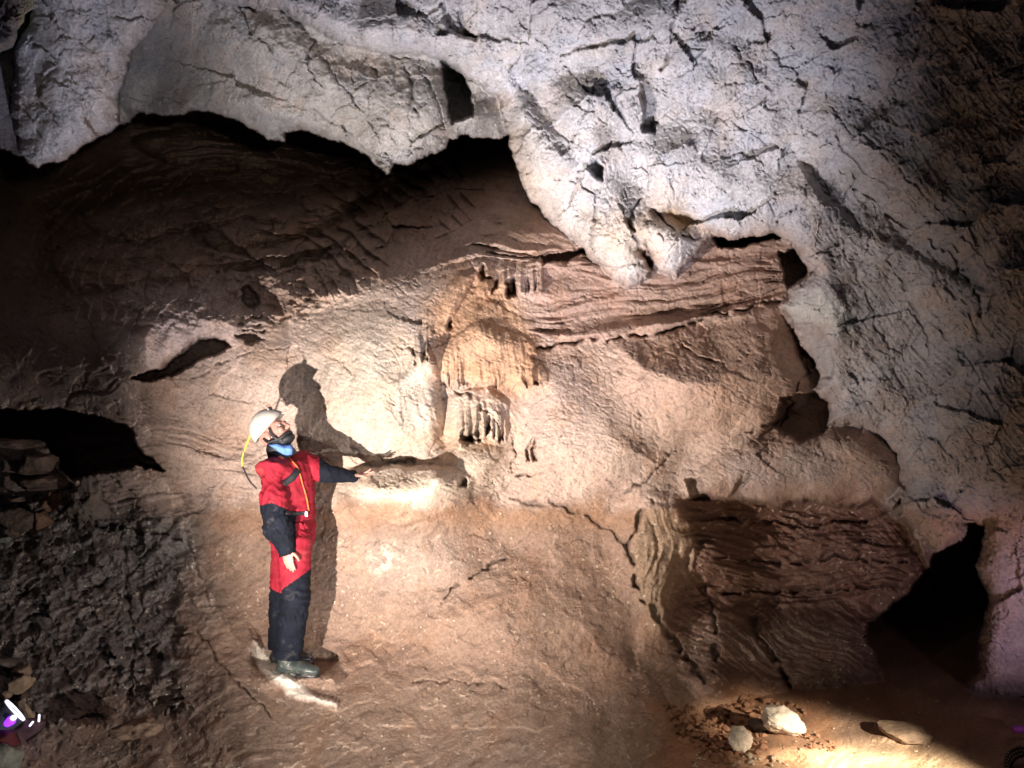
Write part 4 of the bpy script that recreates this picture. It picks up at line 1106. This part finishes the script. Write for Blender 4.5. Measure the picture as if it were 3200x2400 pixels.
# --- neck gaiter, blue scarf, helmet, straps
bm = bmesh.new()
loft(bm, [A(888, 1437, -0.02), A(880, 1420, -0.02), A(870, 1400, -0.025), Hc - hu * 0.055 + hf * 0.005, Hc - hu * 0.035 + hf * 0.02], [(0.105, 0.10), (0.098, 0.092), (0.082, 0.080), (0.078, 0.074), (0.066, 0.070)], 20)
ball(bm, H(0.056, 0, -0.080), (0.058, 0.056, 0.034), Hrot, 20)
me = remesh(bm, 0.006, 'neck_gaiter', 2); me.materials.append(BLACK); pchild('neck_gaiter', me)
bm = bmesh.new()
sc = [(840, 1390), (864, 1388), (890, 1388), (908, 1390), (911, 1405), (911, 1421), (895, 1423), (885, 1420), (862, 1406)]
c0 = bm.verts.new(A(888, 1404, -0.150)); ring = [bm.verts.new(A(u_, v_, -0.118 - 0.018 * math.sin(i_ * 2.1))) for i_, (u_, v_) in enumerate(sc)]
for i_ in range(len(ring)): bm.faces.new((c0, ring[i_], ring[(i_ + 1) % len(ring)]))
bmesh.ops.subdivide_edges(bm, edges=bm.edges[:], cuts=2, use_grid_fill=True)
for v_ in bm.verts: v_.co += Vector((0, -0.006 * mn.noise(v_.co * 60), 0))
g = bmesh.ops.extrude_face_region(bm, geom=bm.faces[:])
for v_ in [e_ for e_ in g['geom'] if isinstance(e_, bmesh.types.BMVert)]: v_.co += Vector((0, 0.05, 0))
bmesh.ops.recalc_face_normals(bm, faces=bm.faces)
pchild('scarf', mesh_of('scarf', bm, BLUE))

Sc = A(838, 1336, -0.03); ct, st_ = math.cos(math.radians(46)), math.sin(math.radians(46))
ku = Vector((-0.73, -0.02, 0.68)).normalized(); kf = Vector((0.68, -0.2, 0.72)); kf = (kf - ku * kf.dot(ku)).normalized(); ks = ku.cross(kf)
K = Matrix((kf, ks, ku)).transposed()
bm = bmesh.new(); rings = []; R0 = 0.119
for i in range(15):
    th = math.radians(2 + i * 7.1) if i < 14 else math.radians(95.5)
    flare = 1.0 + (0.05 if i >= 13 else 0)
    row = []
    for k in range(36):
        a = 2 * math.pi * k / 36
        pk = 0.05 * max(0, math.cos(a)) ** 3 * (i / 14) ** 5         # small peak in front
        rr = R0 * flare * math.sin(th); 
        x_ = rr * math.cos(a) * 1.06 + pk * 0.5; y_ = rr * math.sin(a) * 0.93; z_ = R0 * math.cos(th)
        row.append(bm.verts.new(Sc + K @ Vector((x_, y_, z_))))
    rings.append(row)
for a, b in zip(rings, rings[1:]):
    for k in range(36): bm.faces.new((a[k], a[(k + 1) % 36], b[(k + 1) % 36], b[k]))
bm.faces.new(rings[0])
bmesh.ops.solidify(bm, geom=bm.faces[:], thickness=0.004)
bmesh.ops.recalc_face_normals(bm, faces=bm.faces)
helmet = pchild('helmet', mesh_of('helmet', bm, HELM))
hb = BVHTree.FromPolygons([v.co + person.location for v in helmet.data.vertices], [tuple(p.vertices) for p in helmet.data.polygons])
def on_helm(u, v, lift=0.001):
    hit = hb.ray_cast(Vector(CAM), (at(u, v, 0) - Vector(CAM)).normalized())
    return (hit[0] + hit[1].normalized() * lift) if hit[0] else at(u, v, -0.1)
bm = bmesh.new()
for strk in ([(814, 1352), (816, 1360), (820, 1362)], [(821, 1358), (822, 1364)], [(825, 1356), (829, 1354), (828, 1363), (826, 1364)], [(831, 1353), (829, 1358), (833, 1362)], [(833, 1337), (837, 1338)], [(825, 1347), (827, 1350)]):
    q = [on_helm(*p) for p in strk]
    loft(bm, cat_spline(q, 3), [0.0016] * (3 * (len(q) - 1) + 1), 6)
pchild('inked_marks', mesh_of('inked_marks', bm, INK), helmet)
# lamp bracket on the brow
L0 = Sc + K @ Vector((0.098, -0.012, 0.060)); bm = bmesh.new()
kfu = (kf * 0.75 + ku * 0.65).normalized()
rounded(bm, [L0 - kfu * 0.006, L0 + kfu * 0.012], [0.017, 0.016], 14); 
lamp = pchild('headlamp', mesh_of('headlamp', bm, BLACK), helmet)
bm = bmesh.new(); L1 = Sc + K @ Vector((0.112, -0.016, 0.022)); ball(bm, L1, (0.013, 0.013, 0.011), K, 12); ball(bm, L0 + kfu * 0.02, 0.010, None, 12); rounded(bm, [L0, L1], [0.004, 0.004], 8)
rounded(bm, [L0 + kfu * 0.01, L0 + kfu * 0.03 + ku * 0.012, L0 + kfu * 0.035 + ku * 0.03], [0.004, 0.003, 0.0025], 8)
pchild('lamp_bracket', mesh_of('lamp_bracket', bm, COPPER), helmet)
bm = bmesh.new(); ball(bm, L0 + kfu * 0.022 - ks * 0.010 - kf * 0.012, 0.008, None, 12); pchild('lens', mesh_of('lens', bm, GLASS), helmet)
# chin straps round the ear
bm = bmesh.new()
loft(bm, cat_spline([H(0.035, -0.080, 0.030), H(0.028, -0.082, -0.01), H(0.034, -0.074, -0.05), H(0.058, -0.052, -0.085)], 5), [(0.0035, 0.009)] * 16, 8)
loft(bm, cat_spline([H(-0.040, -0.078, 0.0), H(-0.028, -0.080, -0.038), H(0.01, -0.076, -0.052), H(0.045, -0.066, -0.066)], 5), [(0.0035, 0.007)] * 16, 8)
loft(bm, cat_spline([H(0.045, -0.066, -0.066), H(0.085, -0.045, -0.060), H(0.108, 0.0, -0.055), H(0.085, 0.045, -0.060)], 5), [(0.004, 0.011)] * 16, 8)
pchild('chin_strap', mesh_of('chin_strap', bm, BLACK))
# cables behind the neck
bm = bmesh.new(); loft(bm, cat_spline([A(786, 1350, -0.05), A(772, 1385, -0.06), A(760, 1420, -0.06), A(757, 1440, -0.06), A(758, 1457, -0.06)], 6), [0.0058] * 25, 8)
pchild('cable', mesh_of('cable', bm, YEL), label='yellow cable from the back of the helmet')
bm = bmesh.new(); loft(bm, cat_spline([A(758, 1457, -0.06), A(768, 1480, -0.06), A(780, 1503, -0.06), A(802, 1527, -0.06)], 6), [0.0055] * 19, 8)
pchild('cable', mesh_of('cable', bm, BLACK), label='black cable running down to the shoulder')

# --- boots
def boot(an, sole_z, yaw, s, m, name, label):
    bm = bmesh.new(); c, sn = math.cos(yaw), math.sin(yaw)
    def B(x, y, z): return Vector((an.x + x * c - y * sn, an.y + x * sn + y * c, sole_z + z))
    loft(bm, [B(-0.005, 0, 0.20), B(-0.005, 0, 0.13), B(-0.005, 0, 0.085), B(0.0, 0, 0.05)], [(0.058, 0.055), (0.055, 0.053), (0.052, 0.055), (0.048, 0.055)], 18)
    rounded(bm, [B(-0.035, 0, 0.045), B(0.03, 0, 0.055), B(0.09, 0, 0.050), B(0.15, 0, 0.040), B(0.19, 0, 0.036)], [(0.044, 0.040), (0.046, 0.046), (0.048, 0.042), (0.050, 0.036), (0.040, 0.030)], 18)
    for v in bm.verts:
        if v.co.z < sole_z + 0.012: v.co.z = sole_z + 0.012 + (v.co.z - sole_z - 0.012) * 0.2
    me = remesh(bm, 0.006, name, 2); me.materials.append(m)
    b = pchild(name, me, label=label)
    bm = bmesh.new(); ring = []
    out = [(-0.085, 0.0), (-0.07, 0.032), (-0.03, 0.040), (0.03, 0.034), (0.08, 0.040), (0.15, 0.050), (0.20, 0.040), (0.226, 0.012), (0.226, -0.012), (0.20, -0.040), (0.15, -0.050), (0.08, -0.040), (0.03, -0.034), (-0.03, -0.040), (-0.07, -0.032)]
    lo = [bm.verts.new(B(x * 0.97, y * 0.8, -0.002)) for x, y in out]; hi = [bm.verts.new(B(x * 0.97, y * 0.8, 0.016)) for x, y in out]
    for k in range(len(out)): bm.faces.new((lo[k], lo[(k + 1) % len(out)], hi[(k + 1) % len(out)], hi[k]))
    bm.faces.new(lo[::-1]); bm.faces.new(hi)
    bmesh.ops.recalc_face_normals(bm, faces=bm.faces)
    pchild('sole', mesh_of('sole', bm, RUBB), b)
zn = zf = 0.138
boot(ran, zn, math.radians(-12), 1, RUBG, 'boot', 'grey rubber boot with mud smears')
boot(lan, zf, math.radians(2), 1, RUBB, 'boot', 'black wet boot of the far foot')

# ------------------------------------------------------------------ stones
def rock_mesh(name, seed, dims, cuts=9, rough=0.12, sub=4, m=None, flat=0.75, box=False):
    rnd = random.Random(seed); bm = bmesh.new()
    bmesh.ops.create_icosphere(bm, subdivisions=sub, radius=1)
    planes = []
    for _ in range(cuts):
        nv = Vector((rnd.gauss(0, 1), rnd.gauss(0, 1), rnd.gauss(0, 1))).normalized(); planes.append((nv, rnd.uniform(0.55, 0.85) * (1.25 if box else 1)))
    off = Vector((rnd.random() * 50, rnd.random() * 50, rnd.random() * 50))
    for v in bm.verts:
        p = v.co.copy()
        if box: p = p / (abs(p.x) ** 5 + abs(p.y) ** 5 + abs(p.z) ** 5) ** 0.2
        for nv, d in planes:
            k = p.dot(nv) - d
            if k > 0: p -= nv * k * flat
        q = p + off
        p *= 1 + rough * (1.3 * mn.noise(q * 1.7) + 0.6 * mn.noise(q * 4.1) + 0.4 * mn.noise(q * 9.7) + 0.3 * mn.noise(q * 21))
        v.co = p
    ext = [(min(v.co[i] for v in bm.verts), max(v.co[i] for v in bm.verts)) for i in range(3)]
    for v in bm.verts:
        v.co = Vector([((v.co[i] - ext[i][0]) / (ext[i][1] - ext[i][0]) * 2 - 1) * dims[i] for i in range(3)])
    return mesh_of(name, bm, m)

LIME = mat('white_limestone', (0.62, 0.54, 0.42), 0.85, var=0.28, vscale=9, bump=0.9, bscale=16, dust=(0.36, 0.22, 0.13), dust_scale=5, dust_lo=0.52, dust_hi=0.72)
TAN = mat('tan_limestone', (0.24, 0.165, 0.105), 0.85, var=0.3, vscale=9, bump=0.9, bscale=16)
SLAB = mat('brown_slab_rock', (0.19, 0.12, 0.08), 0.8, var=0.5, vscale=6, bump=0.9, bscale=14, dust=(0.26, 0.19, 0.13), dust_scale=5, dust_lo=0.55, dust_hi=0.68)
DSLAB = mat('dark_slab_rock', (0.075, 0.048, 0.034), 0.8, var=0.5, vscale=6, bump=0.9, bscale=14)
DTAN = mat('dark_ochre_rock', (0.12, 0.062, 0.035), 0.8, var=0.4, vscale=6, bump=0.9, bscale=14)
DARKR = mat('dark_rock', (0.085, 0.062, 0.048), 0.7, var=0.4, vscale=7, bump=0.9, bscale=14)
SPECK = mat('speckled_rock', (0.14, 0.14, 0.11), 0.8, var=0.6, vscale=14, bump=1.0, bscale=20)
SOIL = mat('red_soil', (0.34, 0.17, 0.088), 0.95, var=0.3, vscale=10, bump=0.9, bscale=26)
PEBB = mat('pale_pebble', (0.50, 0.39, 0.26), 0.9, var=0.25, vscale=14, bump=0.8, bscale=24)

def put_rock(name, u, vb, wpx, hpx, seed, m, label, cat='rock', Y=None, depth=0.8, rz=0.0, cuts=9, rough=0.12, tilt=0.0, sub=5, group=None, sink=0.12, flat=0.75, box=False):
    """stone whose foot shows at photo pixel (u, vb) and which shows wpx by hpx"""
    box = box or (u < 100 and vb < 2300)
    Y = (surf(u, vb) if Y is None else Y) 
    D = Y + 6; w = wpx * D / FPX / 2; h = hpx * D / FPX / 2; dp = w * depth
    o = link(name, rock_mesh(name, seed, (w, dp, h), cuts, rough, sub, m, flat, box))
    c = at(u, vb - hpx / 2, Y)
    o.location = c + Vector((0, dp * 0.5 if vb > 2100 and u > 1900 else -dp * 0.15, -h * sink)); o.rotation_euler = (0, tilt, rz)
    tag(o, label, cat, group); return o
put_rock('boulder', 2455, 2304, 140, 96, 12, LIME, 'largest white limestone boulder, resting on the clods at lower right', 'boulder', rz=0.1, tilt=0.22, cuts=9, rough=0.13, flat=0.5)
put_rock('stone', 2318, 2352, 84, 78, 27, LIME, 'pear-shaped pale stone left of and in front of the largest boulder', 'stone', rz=0.5, cuts=7, rough=0.15, flat=0.5)
put_rock('stone', 2308, 2300, 40, 30, 33, LIME, 'small round pale knob stone on top of the pear-shaped stone', 'stone', Y=surf(2318, 2350) + 0.05)
put_rock('stone', 2382, 2292, 80, 44, 35, DARKR, 'dull brown stone in the shadow left of the largest boulder', 'stone')
put_rock('stone', 2848, 2326, 170, 50, 47, TAN, 'low angular tan stone half buried in the sand at lower right', 'stone', tilt=0.12, cuts=14)
put_rock('stone', 2302, 2184, 24, 40, 51, TAN, 'small upright stone at the foot of the undercut wall', 'stone', sub=4)
put_rock('slab', 432, 2296, 164, 54, 63, SLAB, 'brown flat slab with a pale broken edge lying on the bank at lower left', 'rock slab', tilt=-0.12, depth=0.7, cuts=10, rough=0.16, box=True, Y=surf(432, 2296) - 0.12)
put_rock('stone', 10, 2420, 110, 110, 71, SPECK, 'speckled green-grey stone in the bottom left corner', 'stone', depth=0.9)
put_rock('stone', 82, 2250, 26, 74, 73, TAN, 'pointed brown stone beside the torch head', 'stone', tilt=-0.6, sub=4)
put_rock('stone', 70, 2118, 60, 44, 75, SLAB, 'block-shaped brown stone above the torch at left edge', 'stone', cuts=14, sub=4)
put_rock('stone', 68, 2160, 76, 50, 77, TAN, 'wedge of tan rock between torch and wet slope', 'stone', tilt=-0.4, cuts=14, sub=4)
put_rock('stone', 24, 2182, 34, 26, 79, TAN, 'little knobbly stone just above the torch', 'stone', sub=4)
put_rock('stone', 30, 2082, 90, 30, 80, DARKR, 'dark flat stone at the left edge above the block-shaped stone', 'stone', tilt=0.2, sub=4)
for k, (u_, vb_, w_, h_, m_, lb, tl) in enumerate((
    (68, 1403, 118, 34, SLAB, 'long knobbly stone on top of the dark ledge at far left', 0.05),
    (118, 1480, 116, 68, SLAB, 'big slab-sided block in the dark stack at far left', 0.02),
    (42, 1480, 60, 50, DARKR, 'dark slanting block left of the big slab-sided block', 0.3),
    (145, 1528, 124, 46, SLAB, 'flat block with a white chip under the big slab-sided block', -0.05),
    (62, 1530, 74, 50, DARKR, 'grey-brown block left of the flat block with white chip', 0.1),
    (165, 1588, 60, 56, TAN, 'reddish slanted slab leaning among the stack at far left', -0.7),
    (72, 1652, 100, 74, SLAB, 'rounded crumbly brown block near the foot of the left stack', 0.0),
    (134, 1650, 56, 60, TAN, 'ochre block right of the crumbly brown block', 0.0),
    (52, 1566, 46, 18, SLAB, 'small lens-shaped stone in the middle of the left stack', 0.05),
    (44, 1678, 46, 38, SLAB, 'small broken stone at the very foot of the left stack', 0.1),
    (14, 1692, 50, 20, SPECK, 'thin pale grey slab at the left edge below the stack', 0.0))):
    put_rock('stone', u_, vb_, w_, h_, 130 + k, {SLAB: DSLAB, TAN: DTAN}.get(m_, m_), lb, 'stone', Y=0.75, tilt=tl, cuts=9, rough=0.1, sub=5, flat=0.95, box=True, group='stones stacked on the dark ledge at far left', depth=1.1)
# the gnarled pinnacle right of the stack
put_rock('rock_pinnacle', 280, 1640, 130, 170, 141, DARKR, 'gnarled dark rock hump right of the stacked stones', 'rock', Y=0.62, cuts=6, rough=0.42, depth=0.9)

# soil clods and pebbles at lower right
rnd = random.Random(5)
clod_me = [rock_mesh('soil_clod', 200 + k, (1, 0.9, 0.8), 7, 0.28, 3, SOIL) for k in range(5)]
peb_me = [rock_mesh('pebble', 220 + k, (1, 0.8, 0.7), 7, 0.16, 3, PEBB) for k in range(4)]
def scatter(name, meshes, quadpts, count, smin, smax, label, cat, group):
    for _ in range(count):
        for _try in range(60):
            u_ = rnd.uniform(min(p[0] for p in quadpts), max(p[0] for p in quadpts)); v_ = rnd.uniform(min(p[1] for p in quadpts), max(p[1] for p in quadpts))
            ins = False; n_ = len(quadpts)
            for i_ in range(n_):
                ax, ay = quadpts[i_]; bx, by = quadpts[(i_ + 1) % n_]
                if ((ay > v_) != (by > v_)) and u_ < (bx - ax) * (v_ - ay) / (by - ay) + ax: ins = not ins
            if ins: break
        s = smin + (smax - smin) * rnd.random() ** 2.2
        Y_ = surf(u_, v_); D_2 = Y_ + 6; r = s * D_2 / FPX
        o = link(name, rnd.choice(meshes)); o.location = at(u_, v_, Y_) + Vector((0, -r * 0.2, r * 0.35))
        o.scale = (r, r * rnd.uniform(.7, 1.1), r * rnd.uniform(.6, 1)); o.rotation_euler = (rnd.uniform(-.5, .5), rnd.uniform(-.5, .5), rnd.uniform(0, 6.3))
        tag(o, label, cat, group)
CL = [(2060, 2200), (2120, 2215), (2240, 2210), (2330, 2175), (2480, 2190), (2520, 2230), (2380, 2250), (2400, 2330), (2320, 2380), (2200, 2380), (2110, 2300)]
scatter('soil_clod', clod_me, CL, 250, 5, 19, 'reddish clod of soil in the heap around the pale stones', 'soil clod', 'loose soil clods at lower right')
scatter('soil_clod', clod_me, [(2480, 2290), (2560, 2290), (2620, 2330), (2600, 2350), (2520, 2340)], 34, 4, 11, 'brown clod on the sand right of the largest boulder', 'soil clod', 'soil clods right of the boulder')
scatter('pebble', peb_me, [(2180, 2330), (2300, 2350), (2420, 2370), (2480, 2400), (2160, 2400)], 46, 4, 13, 'pale pebble in the row along the bottom edge below the pear-shaped stone', 'pebble', 'pale pebbles at the bottom edge')
scatter('pebble', peb_me, [(2150, 2190), (2700, 2150), (3000, 2200), (3000, 2390), (2500, 2400)], 40, 2.5, 6, 'small pebble lying on the sandy floor at right', 'pebble', 'small pebbles on the sand')

# thin roots on the right wall
ROOTM = mat('pale_root', (0.42, 0.37, 0.34), 0.7, var=0.25)
def root(pts, r, label):
    S = cat_spline([at(u_, v_, surf(u_, v_) - 0.012) for u_, v_ in pts], 5); n_ = len(S); rr = random.Random(int(pts[0][0]))
    S = [p + Vector((rr.uniform(-1, 1), rr.uniform(-1, 0.3), rr.uniform(-1, 1))) * 0.006 for p in S]
    bm = bmesh.new(); loft(bm, S, [r * (1.1 - 0.75 * i_ / n_) for i_ in range(n_)], 6)
    o = link('root', mesh_of('root', bm, ROOTM)); tag(o, label, 'root', 'thin pale roots on the right wall')
rs = random.Random(9)
for (cx, cy, n_, sp, L, lb) in ((2690, 640, 13, 70, 120, 'thin pale root in the tangle under the diagonal ledge, upper right'),
                             (2800, 760, 12, 90, 130, 'thin pale root hanging below the tangle at the right wall'),
                             (2760, 1190, 14, 70, 100, 'thin pale root in the fan on the right wall level with the helmet'),
                             (2860, 1330, 16, 90, 100, 'thin pale root on the lower right wall above the dark passage'),
                             (2640, 1120, 9, 40, 50, 'short pale rootlet beside the grey patch of the right wall')):
    for _ in range(n_):
        a = rs.gauss(0.75, 0.6); x0, y0 = cx + rs.gauss(0, sp), cy + rs.gauss(0, sp * 0.7); pts = [(x0, y0)]
        for j in range(4):
            a += rs.gauss(0, 0.35); x0 += math.cos(a) * L / 4; y0 += math.sin(a) * L / 4; pts.append((x0, y0))
        root(pts, rs.uniform(0.0016, 0.0034), lb)

# ------------------------------------------------------------------ gear at the frame's edges
GREY = mat('grey_torch_body', (0.10, 0.10, 0.15), 0.35, metal=0.3, var=0.2)
PLUM = mat('plum_cloth', (0.10, 0.05, 0.065), 0.9, var=0.25, bump=0.3)
DRED = mat('dark_red_bag', (0.09, 0.008, 0.012), 0.8, bump=0.2)
LEDW = mat('white_led_ring', (0.8, 0.8, 0.8), 0.4, emit=(0.85, 0.82, 1.0), estr=1.3)
LEDP = mat('violet_led', (0.2, 0.05, 0.6), 0.3, emit=(0.25, 0.03, 1.0), estr=2.2)
PINK = mat('purple_strap', (0.32, 0.06, 0.42), 0.6, emit=None)
Yt = surf(60, 2290) - 0.16
a_, b_ = at(-60, 2310, Yt - 0.04), at(44, 2222, Yt + 0.05); ax_ = (b_ - a_).normalized(); R_ = 0.078
torch = bpy.data.objects.new('torch', None); COL.objects.link(torch); torch.location = a_
tag(torch, 'grey cylindrical torch with glowing white rim and violet lens at the lower left edge', 'torch')
bpy.context.view_layer.update(); TI = Matrix.Translation(-torch.location)
def tchild(name, bm, m):
    me = mesh_of(name, bm, m); me.transform(TI); o = link(name, me, torch); return o
bm = bmesh.new(); loft(bm, [a_ - ax_ * 0.05, a_, a_ + ax_ * 0.05, b_ - ax_ * 0.06, b_ - ax_ * 0.01, b_], [0.05, 0.052, R_ * 0.93, R_ * 0.98, R_, R_ * 0.97], 32, caps=True); tchild('torch_body', bm, GREY)
bm = bmesh.new(); loft(bm, [b_, b_ + ax_ * 0.009, b_ + ax_ * 0.012], [R_ * 0.985, R_ * 1.0, R_ * 0.97], 32, caps=False); tchild('lens_ring', bm, LEDW)
bm = bmesh.new(); pl = at(34, 2252, Yt - 0.03); ball(bm, pl, (0.026, 0.024, 0.025)); ball(bm, pl + Vector((-0.016, 0, -0.012)), (0.022, 0.022, 0.022)); tchild('violet_lens', bm, LEDP)
bm = bmesh.new(); ball(bm, at(42, 2243, Yt - 0.055), (0.018, 0.016, 0.015)); tchild('bulb', bm, LEDW)
def cloth(name, outline, Y, th, m, label, cat, seed):
    bm = bmesh.new(); vs_ = [bm.verts.new(at(u_, v_, Y + 0.02 * math.sin(i_ * 1.7))) for i_, (u_, v_) in enumerate(outline)]
    cx = sum(p[0] for p in outline) / len(outline); cy = sum(p[1] for p in outline) / len(outline)
    c = bm.verts.new(at(cx, cy, Y - 0.05))
    for i_ in range(len(vs_)): bm.faces.new((c, vs_[i_], vs_[(i_ + 1) % len(vs_)]))
    bmesh.ops.subdivide_edges(bm, edges=bm.edges[:], cuts=4, use_grid_fill=True)
    g_ = bmesh.ops.extrude_face_region(bm, geom=bm.faces[:])
    for v_ in [e_ for e_ in g_['geom'] if isinstance(e_, bmesh.types.BMVert)]: v_.co += Vector((0, th, -0.02))
    for v_ in bm.verts: v_.co += Vector((0, -0.03, 0.004)) * mn.noise(v_.co * 9 + Vector((seed, 0, 0)))
    bmesh.ops.recalc_face_normals(bm, faces=bm.faces)
    o = link(name, mesh_of(name, bm, m)); tag(o, label, cat); return o
cloth('tackle_bag', [(-30, 2265), (60, 2250), (105, 2248), (122, 2262), (112, 2285), (70, 2320), (44, 2338), (20, 2300), (-30, 2280)], surf(70, 2300) - 0.07, 0.08, PLUM, 'plum-coloured flattened bag lying under the torch at lower left', 'bag', 3)
cloth('bag', [(-60, 2280), (0, 2284), (28, 2294), (36, 2330), (24, 2345), (-10, 2338), (-60, 2330)], surf(20, 2330) - 0.12, 0.1, DRED, 'dark red bag cut by the left edge of the picture', 'bag', 8)
for (u_, v_, ln, an_, lb) in ((98, 2262, 14, -0.9, 'small white glow stick on the plum bag'), (122, 2244, 18, -1.5, 'short yellow-white reflector tab at the tip of the plum bag'), (8, 2266, 10, 0.9, 'tiny white glow stick at the left edge below the torch')):
    bm = bmesh.new(); p0 = at(u_, v_, surf(70, 2300) - 0.14); dv = Vector((math.cos(an_), 0, -math.sin(an_))) * ln / 2 * 5.3 / FPX
    rounded(bm, [p0 - dv, p0 + dv], [0.006, 0.006], 10); o = link('glow_stick', mesh_of('glow_stick', bm, LEDW)); tag(o, lb, 'glow stick')  # the reflector tab is no lamp, its shine is added emission
Yp = 0.1
bm = bmesh.new(); bmesh.ops.create_cube(bm, size=1, matrix=Matrix.Translation(at(3190, 2279, Yp)) @ Matrix.Diagonal((0.10, 0.05, 0.034, 1))); bmesh.ops.bevel(bm, geom=bm.edges[:], offset=0.006, segments=2)
pk = link('strap', mesh_of('strap', bm, PINK)); tag(pk, 'purple strap end poking in at the right edge above the sand', 'strap')
ROPEB = mat('rope_black', (0.02, 0.02, 0.025), 0.8, bump=0.3); ROPEY = mat('rope_cream', (0.45, 0.38, 0.24), 0.8)
Yr_ = surf(3190, 2395) - 0.04
rope = bpy.data.objects.new('rope_coil', None); COL.objects.link(rope); rope.location = at(3215, 2420, Yr_)
tag(rope, 'black rope coil with cream flecks in the bottom right corner', 'rope')
bm = bmesh.new(); bm2 = bmesh.new()
for j in range(3):
    pts_ = []
    for k in range(41):
        a = 2 * math.pi * k / 40; pts_.append(Vector((0.115 * math.cos(a), 0.05 * math.sin(a) + 0.02 * j, 0.098 * math.sin(a) + 0.014 * j)))
    loft(bm, pts_, [0.013] * 41, 10, caps=False)
    for k in range(40):
        a = 2 * math.pi * k / 40; c_ = pts_[k]; tdir = (pts_[(k + 1) % 40] - c_).normalized(); n_ = Vector((math.cos(a), -0.8, math.sin(a))).normalized()
        rounded(bm2, [c_ + n_ * 0.0115 - tdir * 0.004 - Vector((0, 0, 0.005)), c_ + n_ * 0.0115 + tdir * 0.004 + Vector((0, 0, 0.005))], [0.0026, 0.0026], 6)
ro = link('rope_strands', mesh_of('rope_strands', bm, ROPEB), rope); link('rope_flecks', mesh_of('rope_flecks', bm2, ROPEY), rope)
